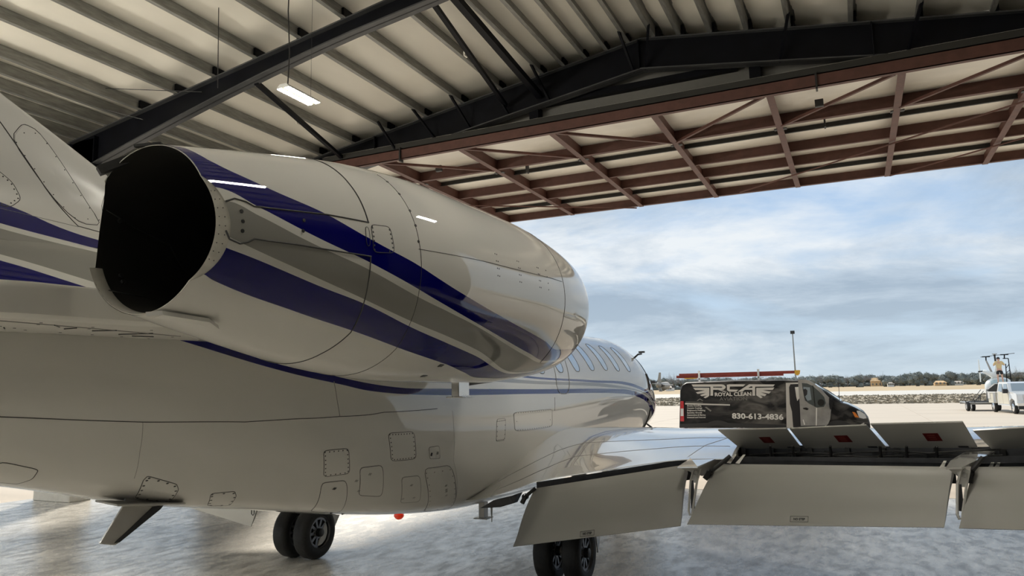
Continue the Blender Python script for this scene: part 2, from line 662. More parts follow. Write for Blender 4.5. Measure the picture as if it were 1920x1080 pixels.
# ---- roof: insulation blanket sagging between the purlins
PUR = [-12.5, -12.1, -11.7, -11.27, -10.85, -10.0, -9.15, -8.28, -7.4, -6.57, -5.75, -4.9, -4.48, -4.06, -3.66, -3.26,
       -2.74, -2.3, -1.78, -1.2, -0.55, 0.35, 1.25, 2.2, 3.1, 3.95, 4.8, 5.25, 5.7, 6.1, 6.5]
FRAMES = [12.2, 8.5, 1.0, -6.0]
ys = sorted(set([round(-10 + 0.5 * i, 2) for i in range(20)] + [round(0.0 + 0.14 * i, 2) for i in range(90)] + [12.5]))
seams = [1.6, 3.0, 4.4, 5.8, 7.2, 9.6, 10.6, 11.5]
cm = MB()
edges = [EX0] + PUR + [EX1]
bayrnd = random.Random(3)
for a, b_ in zip(edges[:-1], edges[1:]):
    rows = []
    ph, am = bayrnd.uniform(0, 6), bayrnd.uniform(0.6, 1.3)
    for y in ys:
        row = []
        near = min(abs(y - q) for q in FRAMES)
        sag = 0.045 * am * (1 - math.exp(-(near / 0.8) ** 2)) + 0.012 * math.sin(y * 1.7 + ph)
        pull = 0.05 * math.exp(-((near - 0.55) / 0.28) ** 2)
        se = 0.012 * sum(math.exp(-((y - q - 0.05 * math.sin(ph)) / 0.05) ** 2) for q in seams)
        for k in range(7):
            u = k / 6
            x = a + (b_ - a) * u
            w = 4 * u * (1 - u)
            row.append((x, y, zr(x) + 0.205 - w * min(b_ - a, 0.9) * (sag + pull) / 0.85 - se * (0.3 + w * 0.7)))
        rows.append(row)
    cm.grid(rows)
ceiling = cm.build('ceiling', 'insulation', smooth=True, kind='structure', fix=False)
tag(ceiling, 'white insulation blanket roof lining sagging between steel purlins')
MB().prism([(EX0 - .2, YB - .2, zr(EX0) + .24), (RX, YB - .2, 8.43), (EX1 + .2, YB - .2, zr(EX1) + .24), (EX1 + .2, YB - .2, zr(EX1) + .34), (RX, YB - .2, 8.56), (EX0 - .2, YB - .2, zr(EX0) + .34)], (0, YD + .55 - YB, 0)).build('roof_sheet', 'galvanised', ceiling)
for x in PUR:
    z0 = zr(x)
    fl = 0.07 if x < RX else -0.07
    prof = [(0, 0), (fl, 0), (fl, 0.018), (fl - 0.006 * (1 if fl > 0 else -1), 0.018), (fl - 0.006 * (1 if fl > 0 else -1), 0.006), (0.006, 0.006), (0.006, 0.2), (-fl, 0.2), (-fl, 0.194), (0, 0.194)]
    p = MB().prism([(x + u, YB, z0 + v) for u, v in prof], (0, YD - YB - 0.02, 0)).build('purlin', 'galvanised', ceiling)


pmat('pier_concrete', (0.5, 0.48, 0.43), 0.7, noise=0.1)


def depth_a(x):
    d = abs(x - RX)
    return 0.30 if d < 3.4 else 0.27 + (max(0, d - 3.6) / 6.2) ** 1.6 * 0.42


def depth_b(x):
    return 0.57


def rafter(y, dep, name='rafter'):
    web, fl = MB(), MB()
    xs = [EX0 + 0.25, -12, -11, -10, -9, -8, -7, -6.4, -5, RX, -1, 0.4, 1, 2, 3, 4, 5, 6, EX1 - 0.25]
    tp = [(x, y, zr(x)) for x in xs]
    bt = [(x, y, zr(x) - dep(x)) for x in xs]
    web.prism([(p[0], y - 0.012, p[2]) for p in tp] + [(p[0], y - 0.012, p[2]) for p in bt[::-1]], (0, 0.024, 0))
    for pts, s, wd in ((tp, -1, 0.20), (bt, 1, 0.20)):
        P = [(p[0], y - wd / 2, p[2]) for p in pts] + [(p[0], y - wd / 2, p[2] + s * 0.022) for p in pts[::-1]]
        fl.prism(P, (0, wd, 0))
    r = web.build(name, 'frame_steel', ceiling)
    fl.build('flange', 'frame_steel_lit', r)
    # columns at the eaves
    for x0, x1 in ((EX0 + 0.12, EX0 + 0.95), (EX1 - 0.95, EX1 - 0.12)):
        xi = x1 if x0 < RX else x0
        c = MB().prism([(x0 + .012, y - 0.012, .5), (x1 - .012, y - .012, .5), (x1 - .012, y - .012, zr(xi) - .1), (x0 + .012, y - .012, zr(xi) - .1)], (0, .024, 0))
        c.box(x0, x0 + .02, y - .1, y + .1, .5, zr(xi) - .1).box(x1 - .02, x1, y - .1, y + .1, .5, zr(xi) - .1)
        MB().box(x0 - .05, x1 + .05, y - .2, y + .2, 0, .5).build('concrete_pier', 'pier_concrete', r, bevel=.02)
        c.build('column', 'frame_steel', r)
    for x in PUR[4::1]:
        cl = MB().box(x - 0.012, x + 0.05, y - 0.11, y + 0.11, zr(x), zr(x) + 0.17).build('purlin_clip', 'frame_steel', r)
    return r


for y in FRAMES:
    r = rafter(y, depth_b if y > 12 else depth_a)
    if y > 12:
        for xt, xb in ((-8.2, -8.05), (-7.4, -7.15), (-6.57, -6.4), (-5.75, -5.58), (-4.9, -4.75), (-3.26, -3.16), (-2.74, -2.95), (-0.55, -0.75), (1.25, 1.05), (3.1, 2.9)):
            MB().beam((xt, y - 0.55, zr(xt) + 0.02), (xb, y - 0.03, zr(xb) - 0.56), 0.04, 0.04).build('flange_brace', 'frame_steel', r)
        for x in (-8.6, -3.05, 0.6, 2.6):
            MB().box(x - .01, x + .01, y - .1, y + .1, zr(x) - .56, zr(x) - .01).build('stiffener', 'frame_steel', r)
# wind struts between the two frames by the door
for a, b_, w in (((-5.15, 8.55, 7.70), (-5.62, 12.1, 7.42), 0.07), ((-4.85, 8.55, 7.75), (-4.95, 12.15, 7.50), 0.11), ((-8.35, 8.55, 7.05), (-9.40, 12.1, 6.98), 0.07)):
    st = MB().beam(a, b_, w, w).build('wind_strut', 'frame_steel', ceiling)
    mid = Vector(a).lerp(Vector(b_), 0.45)
    MB().box(mid.x - .07, mid.x - .045, mid.y - .05, mid.y + .05, mid.z - .05, mid.z + .03).build('white_tag', 'insulation', st)
for pts in (((-9.51, 5.5, 6.78), (-7.97, 5.5, 5.54), (-5.5, 5.5, 3.75)), ((-12.3, 8.35, 7.0), (-9.4, 8.42, 7.05)), ((-7.88, 7.3, 7.66), (-7.84, 7.3, 6.39))):
    if pts[0][1] == 5.5:
        pts = ((-12.62, 7.3, 7.6), (-11.4, 7.9, 7.0), (-10.6, 8.3, 6.75))
    elif pts[0][1] == 8.35:
        pts = ((-12.6, 7.0, 7.3), (-11.0, 7.7, 7.16), (-9.4, 8.42, 7.05))
    MB().tube(pts, 0.006, 6).build('brace_cable', 'wire', ceiling)

# ---- walls
front = MB()
DX0, DX1 = -10.35, 4.35           # door opening
front.prism([(DX0, YD, 7.07), (DX1, YD, 7.07), (DX1, YD, zr(DX1) + .2), (RX, YD, 8.37), (DX0, YD, zr(DX0) + .2)], (0, 0.12, 0))
front.prism([(EX0, YD, 0), (DX0, YD, 0), (DX0, YD, zr(DX0) + .2), (EX0, YD, zr(EX0) + .2)], (0, .12, 0))
front.prism([(DX1, YD, 0), (EX1, YD, 0), (EX1, YD, zr(EX1) + .2), (DX1, YD, zr(DX1) + .2)], (0, .12, 0))
wf = front.build('wall_front', 'wall_liner', kind='structure')
tag(wf, 'lined gable wall in a shaded grey tone above the open hangar door')
for z0, x0, x1 in ((7.46, -4.96, -1.45), ):
    MB().box(x0, x1, YD - 0.13, YD, z0 - .075, z0 + .04).build('girt', 'frame_steel', wf)
for x in (-5.13, -1.16, 1.6, -8.6):
    MB().box(x - .09, x + .09, YD - 0.22, YD, 7.14, zr(x) - 0.5).build('column_stub', 'frame_steel', wf)
for x in (DX0 - .1, DX1 + .1):
    MB().box(x - .12, x + .12, YD - 0.35, YD, 0, 7.14).build('door_jamb', 'frame_steel', wf)
LO0, LO1, LOH = -6.0, 12.0, 5.2          # the side door standing open in the left wall
wlf = MB().box(EX0 - 0.15, EX0, YB, LO0, 0, zr(EX0) + .25).box(EX0 - 0.15, EX0, LO1, YD + .12, 0, zr(EX0) + .25).box(EX0 - 0.15, EX0, LO0, LO1, LOH, zr(EX0) + .25).build('wall_left', 'wall_liner', kind='structure')
wrt = MB().box(EX1, EX1 + 0.15, YB, YD + .12, 0.16, zr(EX1) + .25).box(EX1, EX1 + .15, YB, 1.0, 0, .16).box(EX1, EX1 + .15, 10.2, YD + .12, 0, .16).build('wall_right', 'wall_unlit_dark', kind='structure')
tag(wlf, 'lined left side wall of the hangar')
tag(wrt, 'right side wall of the hangar toned dark as if unlit, with a gap of daylight along the floor')
for o, x0, x1 in ((wlf, EX0, EX0 + .18), (wrt, EX1 - .18, EX1)):
    for z in (1.2, 2.6, 4.0, 5.4):
        for y0, y1 in ((YB, YD),) if (o is wrt or z > LOH) else ((YB, LO0), (LO1, YD)):
            MB().box(x0, x1, y0, y1, z, z + .06).build('girt', 'galvanised', o)
bk = MB().box(EX0, -11.0, YB - .12, YB, 0, 6.6).box(-3.2, EX1, YB - .12, YB, 0, 6.6).box(-11.0, -3.2, YB - .12, YB, 6.0, 6.6)  # opening at the left is put in to bring daylight onto the roof
bk.prism([(EX0, YB - .12, 6.6), (EX1, YB - .12, 6.6), (EX1, YB - .12, zr(EX1) + 0.2), (RX, YB - .12, 8.37), (EX0, YB - .12, zr(EX0) + 0.2)], (0, 0.12, 0))
wb = bk.build('wall_back', 'wall_liner', kind='structure')
tag(wb, 'lined back wall of the hangar, an opening added at its left for daylight')

# ---- the big one-piece hydraulic door, swung up and out; its hinge beam stands just inside the last rafter
HSC[0] = K_H * 0.955
DS = 7.25                      # outer skin level
door = MB().box(DX0, DX1, YD + 0.2, 19.62, DS, DS + 0.05).build('door_1', 'door_liner', kind='structure')
tag(door, 'one-piece hangar door swung up flat, cream lining under red-brown steel frame')
lin = []
rows = []
yy = [YD + .22 + (19.6 - YD - .22) * i / 70 for i in range(71)]
rails_y = [12.75, 14.53, 15.48, 16.39, 17.47, 18.55, 19.45]
dr = random.Random(5)
for i, y in enumerate(yy):
    near = min(abs(y - q) for q in rails_y)
    row = []
    for k in range(165):
        x = DX0 + (DX1 - DX0) * k / 164
        nm = abs((x + 1) / 2 - round((x + 1) / 2)) * 2
        s = 0.03 * (1 - math.exp(-(near / 0.25) ** 2)) * (1 - 0.6 * math.exp(-(nm / 0.2) ** 2))
        row.append((x, y, DS - 0.006 - s * (0.8 + 0.4 * math.sin(x * 2.1 + i * .2)) - dr.uniform(0, 0.0025)))
    rows.append(row)
MB().grid(rows).build('lining', 'door_liner', door, smooth=True, fix=False)


def rail(y, w, z0, mat):
    b = MB()
    b.box(DX0, DX1, y - 0.004, y + 0.004, z0, DS)
    b.box(DX0, DX1, y - w, y + 0.004, z0, z0 + 0.008)
    return b.build('rail', mat, door)


hd = MB().box(DX0, DX1, 12.62, 12.63, 6.93, 7.15).box(DX0, DX1, 12.62, 12.72, 6.93, 6.945).box(DX0, DX1, 12.62, 12.80, 7.13, 7.15).build('hinge_beam', 'red_oxide', door)
MB().box(DX0, DX1, 12.632, 12.64, 7.14, 7.27).build('closure_strip', 'closure_dark', door)  # dark strip added to cover the bright lining above the beam
rail(14.53, 0.09, 7.0, 'red_oxide')
rail(15.48, 0.04, 7.14, 'dark_rail')
rail(16.39, 0.06, 7.015, 'red_oxide')
rail(17.47, 0.06, 7.013, 'red_oxide')
rail(18.55, 0.04, 7.133, 'dark_rail')
rail(19.45, 0.09, 7.018, 'red_oxide')
for x in (-10.3, -9, -7, -5, -3, -1, 1, 3, 4.3):
    b = MB()
    b.prism([(x, 12.8, 6.985), (x, 19.44, 7.005), (x, 19.44, DS), (x, 12.8, DS)], (0.010, 0, 0))
    b.prism([(x - .055, 12.8, 6.98), (x - .055, 19.44, 7.0), (x - .055, 19.44, 7.008), (x - .055, 12.8, 6.988)], (0.12, 0, 0))
    mu = b.build('mullion', 'red_oxide', door)
    MB().box(x - .10, x - .05, 14.60, 14.70, 6.97, 6.985).box(x + .065, x + .13, 14.60, 14.70, 6.97, 6.985).build('splice_plate', 'dark_rail', mu)
for xa in (-9, -7, -5):
    MB().beam((xa + .1, 12.85, 7.0), (xa + 1.95, 14.5, 7.0), 0.05, 0.05).build('brace', 'red_oxide', door)
for xa in (-3, -1, 1):
    MB().beam((xa + .05, 14.5, 7.0), (xa + 1.9, 12.85, 7.0), 0.05, 0.05).build('brace', 'red_oxide', door)
for a, b_ in (((-2.35, 19.0), (3.03, 15.1)), ((1.05, 19.2), (4.3, 16.8)), ((-9.0, 16.8), (-5.1, 19.3))):
    MB().tube([(a[0], a[1], 6.95), (b_[0], b_[1], 6.95)], 0.018, 8).build('tension_rod', 'red_oxide', door)
for x, y in ((-0.25, 12.6), (-8.3, 12.6), (-0.2, 14.6), (-6.3, 14.6), (3.4, 14.6)):
    MB().box(x - .015, x + .015, y - .03, y + .1, 6.87, 7.17).build('hinge_lug', 'dark_rail', door)
for x, y in ((-.25, 13.6), (-8.05, 13.75)):
    MB().box(x - .07, x + .07, y - .02, y + .05, 6.93, 7.06).build('gusset', 'dark_rail', door)

# ---- lamps
HSC[0] = K_H
pmat('lamp_housing', (0.75, 0.76, 0.74), 0.4)
pmat('lamp_strip', (1, 1, 1), 0.4, emit=(1.0, 0.95, 0.84), estr=165.0)
pmat('lamp_centre', (0.75, 0.78, 0.55), 0.4, emit=(0.80, 0.85, 0.50), estr=0.7)


def lamp(x, y, z, label, first=None):
    if first is not None:
        return tag(copy_tree(first, None, hs((x, y, z))), label, 'lamp', 'high-bay lamps')
    e = empty('high_bay_lamp', hs((x, y, z)), label, 'lamp', 'high-bay lamps')
    MB().prism([(x - .10, y - .31, z), (x - .055, y - .31, z + .05), (x + .055, y - .31, z + .05), (x + .10, y - .31, z), (x + .10, y - .31, z - .004), (x - .10, y - .31, z - .004)], (0, .62, 0)).build('housing', 'lamp_housing', e)
    for s in (-1, 1):
        MB().box(x + s * .062 - .034, x + s * .062 + .034, y - .30, y + .30, z - .012, z - .004).build('light_strip', 'lamp_strip', e)
    MB().box(x - .026, x + .026, y - .30, y + .30, z - .009, z - .004).build('centre_strip', 'lamp_centre', e)
    MB().tube([(x, y - .22, z + .05), (x + .01, y - .21, z + .5), (x - .02, y - .22, z + 1.1), (x - .005, y - .22, zr(x) + .1)], 0.008, 6).build('cord', 'wire', e)
    MB().tube([(x + .01, y + .22, z + .05), (x + .01, y + .22, zr(x) + .1)], 0.002, 4).build('hanger_wire', 'wire', e)
    return e


LP = lamp(-6.47, 7.40, 6.05, 'white two-strip lamp hanging on a black cord under the roof, glowing')
for x, y, lb in ((-0.52, 3.68, 'lit hanging lamp above the flaps, mirrored in the blue stripe of the engine'), (-0.2, 7.1, 'lit hanging lamp above the raised spoilers'), (-10.3, 2.2, 'added unseen hanging lamp over the far side of the tail'),  # last one here and all below: unseen lamps added to brighten the room
                 (-10.3, -2.6, 'added unseen hanging lamp near the left side door'), (-6.47, -1.5, 'added unseen hanging lamp behind the tail fin'), (-2.4, -2.0, 'added unseen hanging lamp over the aisle behind the camera'),
                 (2.6, -5.0, 'added unseen hanging lamp in the back right corner'), (-6.47, -6.5, 'added unseen hanging lamp by the back wall'), (-10.3, -7.0, 'added unseen hanging lamp in the back left corner'),
                 (-8.4, -0.4, 'added unseen hanging lamp behind the left side of the tail'), (-8.4, -4.4, 'added unseen hanging lamp in the middle of the back left bay'), (-4.4, -4.4, 'added unseen hanging lamp before the back opening'),
                 (-11.8, 0.2, 'added unseen hanging lamp close to the left side door'), (-12.0, -4.6, 'added unseen hanging lamp at the back end of the left side door'), (-11.6, 4.6, 'added unseen hanging lamp beyond the tail by the left side door')):
    lamp(x, y, 6.05 + zr(x) - zr(-6.47), lb, LP)


def flood(x, y, z, d, label):  # unseen fill light, added to brighten the roof lining
    e = empty('fill_flood', hs((x, y, z)), label, 'lamp', 'flood lamps added to brighten the roof')
    d = Vector(d).normalized()
    s = d.orthogonal().normalized()
    t_ = d.cross(s)
    P = Vector((x, y, z))
    ring = lambda r, o: [P + s * (i * r * 1.3) + t_ * (j * r) + d * o for i, j in ((-1, -1), (1, -1), (1, 1), (-1, 1))]
    b = MB()
    A_, B_ = ring(.10, -.12), ring(.17, 0)
    b.hexa(A_ + B_)
    b.beam(P - d * .1, P - d * .1 + Vector((0, 0, -.3)), .05, .03)
    b.build('housing', 'dark_metal', e)
    MB().prism(ring(.155, .004), d * .004).build('lens', 'fill_lens', e)


pmat('fill_lens', (1, 1, 1), 0.4, emit=(1.0, 0.95, 0.84), estr=520.0)
flood(-11.75, 1.5, 4.7, (.72, .35, .75), 'unseen flood lamp added by the left column to brighten the roof')
flood(-11.75, -5.4, 4.7, (.6, .55, .75), 'unseen flood lamp added by the rear left column to brighten the roof')
flood(-7.0, -9.7, 6.3, (0.1, .85, .55), 'unseen flood lamp added over the back opening to brighten the roof')
HSC[0] = 0.0

# ================================================================== THE AIRCRAFT (nose along +Y)
CX = -4.9
JO = (CX, 8.0, 0.0)
jet = empty('business_jet', JO, 'white business jet with blue and grey stripes parked in the hangar', 'airplane')
FT = np.array([
    (-.6, .10, 2.80, 2.68, 2.55, 2), (.5, .32, 2.98, 2.52, 2.08, 2), (1.5, .50, 3.12, 2.4, 1.83, 2), (2.9, .72, 3.2, 2.25, 1.585, 2),
    (4, .88, 3.2, 2.15, 1.31, 2), (5, 1.0, 3.18, 2.0, 1.13, 2.2), (6, 1.09, 3.15, 1.88, .94, 2.45), (7, 1.15, 3.13, 1.80, .79, 2.65),
    (8, 1.17, 3.13, 1.78, .69, 2.65), (9, 1.17, 3.13, 1.80, .65, 2.6), (10.5, 1.17, 3.13, 1.88, .62, 2.5), (11.8, 1.17, 3.13, 1.95, .68, 2.3),
    (12.8, 1.17, 3.13, 1.95, .77, 2.1), (13.6, 1.17, 3.13, 1.95, .79, 2), (14.5, 1.145, 3.12, 1.93, .84, 2), (15.2, 1.05, 2.98, 1.88, .93, 2),
    (16, .90, 2.62, 1.8, 1.04, 2), (16.8, .70, 2.25, 1.7, 1.14, 2), (17.5, .43, 1.95, 1.62, 1.3, 2), (17.9, .17, 1.72, 1.57, 1.42, 2), (18.0, .01, 1.58, 1.57, 1.56, 2)])


def hermite(xs, ys_, x):
    mm = np.gradient(ys_, xs)
    i = np.clip(np.searchsorted(xs, x, side='right') - 1, 0, len(xs) - 2)
    h = xs[i + 1] - xs[i]
    q = (x - xs[i]) / h
    return (2 * q**3 - 3 * q**2 + 1) * ys_[i] + (q**3 - 2 * q**2 + q) * h * mm[i] + (-2 * q**3 + 3 * q**2) * ys_[i + 1] + (q**3 - q**2) * h * mm[i + 1]


def fus(Y, th, off=0.0):
    a, zt, zm, zb, nl = [float(hermite(FT[:, 0], FT[:, k], Y)) for k in range(1, 6)]
    c, s = math.cos(th), math.sin(th)
    e = 2.0 if s >= 0 else nl
    x = a * math.copysign(abs(c) ** (2 / e), c)
    v = abs(s) ** (2 / e)
    z = zm + (zt - zm) * v if s >= 0 else zm - (zm - zb) * v
    P = Vector((CX + x, Y, z))
    if off:
        d = 1e-3
        t1 = fus(Y + d, th) - P
        t2 = fus(Y, th + d) - P
        P = P + t2.cross(t1).normalized() * -off if (t2.cross(t1)).dot(P - Vector((CX, Y, zm))) < 0 else P + t2.cross(t1).normalized() * off
    return P


FU = [(2.0, 3.42), (2.75, 3.3), (3.16, 3.19), (3.4, 3.16), (4.5, 2.95), (6, 2.55), (8, 2.32), (11.1, 2.24), (12.8, 2.22), (14, 2.11), (15, 1.92), (16, 1.75)]
FUB = [(2.0, 3.25), (2.76, 3.15), (3.43, 3.07), (4.5, 2.8), (6, 2.48), (8, 2.29), (11.1, 2.205), (12.8, 2.17), (14.0, 2.05), (15, 1.86), (16, 1.70)]
FGT = [(2.0, 3.2), (2.77, 3.11), (3.44, 3.03), (4.5, 2.74), (6, 2.40), (8, 2.25), (12, 2.17), (14, 2.03), (15, 1.84), (16, 1.68)]
FGB = [(2.0, 3.03), (2.63, 2.93), (2.99, 2.85), (4.5, 2.48), (5, 2.36), (6, 2.27), (8, 2.20), (12, 2.12), (14, 2.01), (15, 1.81), (16, 1.65)]
FLT = [(2.0, 2.99), (2.61, 2.89), (2.86, 2.83), (3.5, 2.66), (4.5, 2.36), (5.05, 2.24), (5.9, 2.145), (6.5, 2.135), (8.7, 2.115), (12.7, 2.09), (13.9, 1.99), (14.95, 1.78), (16, 1.62)]
FLB = [(2.0, 2.80), (2.6, 2.72), (3.5, 2.5), (4.5, 2.27), (5.05, 2.18), (5.44, 2.12), (6.5, 2.07), (8.7, 2.055), (12.68, 2.01), (13.91, 1.90), (14.9, 1.67), (16, 1.5)]
stripe_mat('paint_fuselage', JO, 'z', 1.0, 18.0, 1.0, 4.0, [(FU, BLUE), (FUB, WHITE), (FGT, GREY), (FGB, WHITE), (FLT, BLUE), (FLB, WHITE)])

NT = 112
Ys = [-.6 + 0.1 * i for i in range(187)]
rows = [[fus(min(Y, 17.995), 2 * math.pi * k / NT) for k in range(NT)] for Y in Ys]
fb = MB().grid(rows, closed_v=True)
fb.f.append(tuple(range(NT)))
fb.f.append(tuple(len(fb.v) - NT + k for k in range(NT))[::-1])
fuselage = fb.build('fuselage', 'paint_fuselage', jet, smooth=True)

# ---- fin and tailplane
FCC = np.linspace(0, 1, 101)
FCW = np.array([max(.04 if c > .9 else 0, 2.6 * (math.sqrt(c) * .64 - .42 * c - .20 * c * c)) for c in FCC])
FCW = FCW / FCW.max()
LE = [(4.9, 3.10), (4.1, 3.46), (3.5, 3.74), (3.15, 3.90), (2.78, 4.06), (2.3, 4.37), (1.6, 4.98), (0.8, 5.8), (0.35, 6.2)]
fin = MB()
# vertical sections: one row per height, leading edge swept
zlev = [3.05 + .03 * i for i in range(36)] + [4.13 + .09 * i for i in range(24)]
lez = [p[1] for p in LE]
ley = [p[0] for p in LE]
frows = []
for z in zlev:
    ly = float(np.interp(z, lez, ley))
    te = 0.15 - 0.95 * max(0, z - 3.1) / 3.1
    hw = 0.17 - 0.03 * max(0, z - 3.6)
    if z < 3.5:
        hw += 0.22 * ((3.5 - z) / 0.45) ** 2
    cc = [0, .004, .01, .02, .03, .05, .08, .12, .16, .2, .25, .3, .35, .4, .5, .6, .75, .9, 1]
    sec_ = [(c, float(np.interp(c, FCC, FCW))) for c in cc]
    frows.append([Vector((CX + hw * w, ly + (te - ly) * c, z)) for c, w in sec_] + [Vector((CX - hw * w, ly + (te - ly) * c, z)) for c, w in sec_[::-1]])
fin.grid(frows, closed_v=True)
fin.f.append(tuple(len(fin.v) - 38 + k for k in range(38)))
fm = MATS['paint_fuselage'].copy()
fm.name = 'paint_fin'
MATS['paint_fin'] = fm
fm.node_tree.nodes['Principled BSDF'].inputs['Coat Roughness'].default_value = 0.25
finob = fin.build('tail_fin', 'paint_fin', jet, smooth=True, angle=50)
st = MB()
for s in (-1, 1):
    st.prism([(CX, 1.2, 6.2), (CX + s * 3.4, -1.0, 6.25), (CX + s * 3.4, -1.7, 6.25), (CX, -1.0, 6.2)], (0, 0, .1))
st.build('tailplane', 'paint_white', jet, bevel=0.03)


def fin_pt(Y, z, off=0.002):
    ly = float(np.interp(z, lez, ley))
    te = 0.15 - 0.95 * max(0, z - 3.1) / 3.1
    hw = 0.17 - 0.03 * max(0, z - 3.6) + (0.22 * ((3.5 - z) / 0.45) ** 2 if z < 3.5 else 0)
    w = np.interp((Y - ly) / (te - ly), FCC, FCW)
    return Vector((CX + hw * w + off, Y, z))


# ---- lines, panels and screws laid into a curved skin
def dense(poly, closed, step=0.05):
    out = []
    n_ = len(poly)
    for i in range(n_ if closed else n_ - 1):
        a, b_ = poly[i], poly[(i + 1) % n_]
        k = max(1, int(math.hypot(b_[0] - a[0], b_[1] - a[1]) / step))
        out += [(a[0] + (b_[0] - a[0]) * j / k, a[1] + (b_[1] - a[1]) * j / k) for j in range(k)]
    if not closed:
        out.append(poly[-1])
    return out


def rounded(poly, r=0.18):
    out = []
    n_ = len(poly)
    for i in range(n_):
        p, a, b_ = poly[i], poly[i - 1], poly[(i + 1) % n_]
        q0 = (p[0] + (a[0] - p[0]) * r, p[1] + (a[1] - p[1]) * r)
        q1 = (p[0] + (b_[0] - p[0]) * r, p[1] + (b_[1] - p[1]) * r)
        for k in range(4):
            t_ = k / 3
            out.append(((1 - t_)**2 * q0[0] + 2 * t_ * (1 - t_) * p[0] + t_**2 * q1[0], (1 - t_)**2 * q0[1] + 2 * t_ * (1 - t_) * p[1] + t_**2 * q1[1]))
    return out


def seam(fn, poly, parent, r=0.0026, closed=False, mat='seam', step=0.05, name='panel_seam'):
    return MB().tube([fn(*p) for p in dense(poly, closed, step)], r, 6, closed=closed).build(name, mat, parent, smooth=True)


def panel(fn, poly, parent, mat, screws=0, name='access_panel', lift=0.0022, rnd=0.16, label=None, scr_r=0.006, sm='seam', sr=0.0022):
    """a separate skin panel, standing a hair proud of the skin, with its gap and its screws"""
    b = dense(rounded(poly, rnd), True, 0.03)
    cx_ = sum(p[0] for p in b) / len(b)
    cy_ = sum(p[1] for p in b) / len(b)
    rows_ = []
    for k in (0.0, 0.2, 0.4, 0.6, 0.8, 0.975):
        rows_.append([fn(cx_ + (p[0] - cx_) * k, cy_ + (p[1] - cy_) * k, lift) for p in b])
    rows_.append([fn(p[0] * .975 + cx_ * .025, p[1] * .975 + cy_ * .025, -0.002) for p in b])
    pa = MB().grid(rows_, closed_v=True).build(name, mat, parent, smooth=True, angle=35, label=label)
    MB().tube([fn(p[0], p[1], 0.0008) for p in b], sr, 6, closed=True).build('panel_gap', sm, pa, smooth=True)
    if screws:
        sc_ = MB()
        ins = [(cx_ + (p[0] - cx_) * .88, cy_ + (p[1] - cy_) * .88) for p in dense(poly, True, 10)]
        per = dense(ins, True, 0.008)
        stp = max(1, len(per) // screws)
        for p in per[::stp]:
            P = fn(p[0], p[1], lift)
            N_ = (fn(p[0], p[1], lift + 0.05) - P).normalized()
            sc_.lathe([(0.0, scr_r), (0.0015, scr_r), (0.0015, 0.0)], P, N_, 8)
        sc_.build('screws', 'screw', pa, kind='stuff')
    return pa


FP = 'paint_fuselage'
panel(fus, [(2.70, -.92), (2.936, -.987), (2.97, -1.157), (2.948, -1.323), (2.6, -1.32)], fuselage, FP, 0)
panel(fus, [(3.605, -.89), (3.858, -.948), (3.92, -1.021), (4.019, -1.292), (3.729, -1.273), (3.606, -.958)], fuselage, FP, 14, scr_r=0.009)
panel(fus, [(4.201, -1.036), (4.372, -.972), (4.442, -1.048), (4.562, -1.28), (4.381, -1.319)], fuselage, FP, 10, scr_r=0.009)
panel(fus, [(4.922, -.396), (5.188, -.334), (5.328, -.592), (5.068, -.671)], fuselage, FP, 18)
panel(fus, [(5.095, -.747), (5.347, -.673), (5.85, -1.30), (5.50, -1.33)], fuselage, FP, 0)
panel(fus, [(5.408, -.512), (5.676, -.446), (5.953, -.849), (5.647, -.863)], fuselage, FP, 0)
panel(fus, [(5.645, -.137), (6.023, -.093), (6.121, -.337), (5.771, -.395)], fuselage, FP, 26)
panel(fus, [(6.285, -.212), (6.452, -.187), (6.509, -.307), (6.341, -.322)], fuselage, FP, 0)
panel(fus, [(6.28, -.435), (6.737, -.363), (7.60, -1.20), (7.10, -1.23)], fuselage, FP, 22)
panel(fus, [(6.012, -.559), (6.275, -.514), (6.616, -.912), (6.342, -.952)], fuselage, FP, 0, sm='seam_light')
panel(fus, [(7.63, .002), (7.863, .005), (7.842, -.139), (7.625, -.141)], fuselage, FP, 16, sm='seam_light')
panel(fus, [(8.071, .05), (9.31, .031), (9.302, -.099), (8.108, -.077)], fuselage, FP, 30, sm='seam_light')
seam(fus, [(2.3, -.46), (2.568, -.439), (2.927, -.407), (3.376, -.362), (4.119, -.259), (4.595, -.152), (5.022, -.071), (5.582, .006), (6.409, .076)], fuselage, r=0.003)
seam(fus, [(3.368, -.361), (3.434, -.638), (3.536, -.946)], fuselage, r=0.0016, mat='seam_light')
seam(fus, [(4.97, .172), (4.993, .044), (5.027, -.066)], fuselage, r=0.0035, mat='seam_light')
seam(fus, [(6.678, .069), (6.755, -.314), (7.409, -1.027)], fuselage, r=0.0012, mat='seam_light')
# small black marks and stencils on the belly panels
for Y, th, w, h in ((5.29, -.80, .030, .030), (6.345, -.275, .026, .032)):
    P, Q1, Q2 = fus(Y, th, .003), fus(Y + w / 2, th, .003), fus(Y, th + h / 2, .003)
    u_, v_ = Q1 - P, Q2 - P
    MB().prism([P - u_ - v_, P + u_ - v_, P + u_ + v_, P - u_ + v_], (0.002, 0, -0.001)).build('black_mark', 'black_paint', fuselage)
for Y, th in ((5.56, -.58), (5.58, -.81), (5.45, -.68), (6.22, -.66), (6.28, -.88), (6.43, -.85), (6.80, -.64), (6.86, -.70), (6.89, -.73), (6.96, -.80), (6.43, -.27)):
    mk = MB()
    for k in range(3):
        P = fus(Y + .012 * k, th, .0025)
        Q2 = fus(Y + .012 * k, th + .028, .0025) - P
        mk.prism([P, P + Vector((0, .006, 0)), P + Vector((0, .006, 0)) + Q2, P + Q2], (0.001, 0, 0))
    mk.build('stencil', 'black_paint', fuselage)
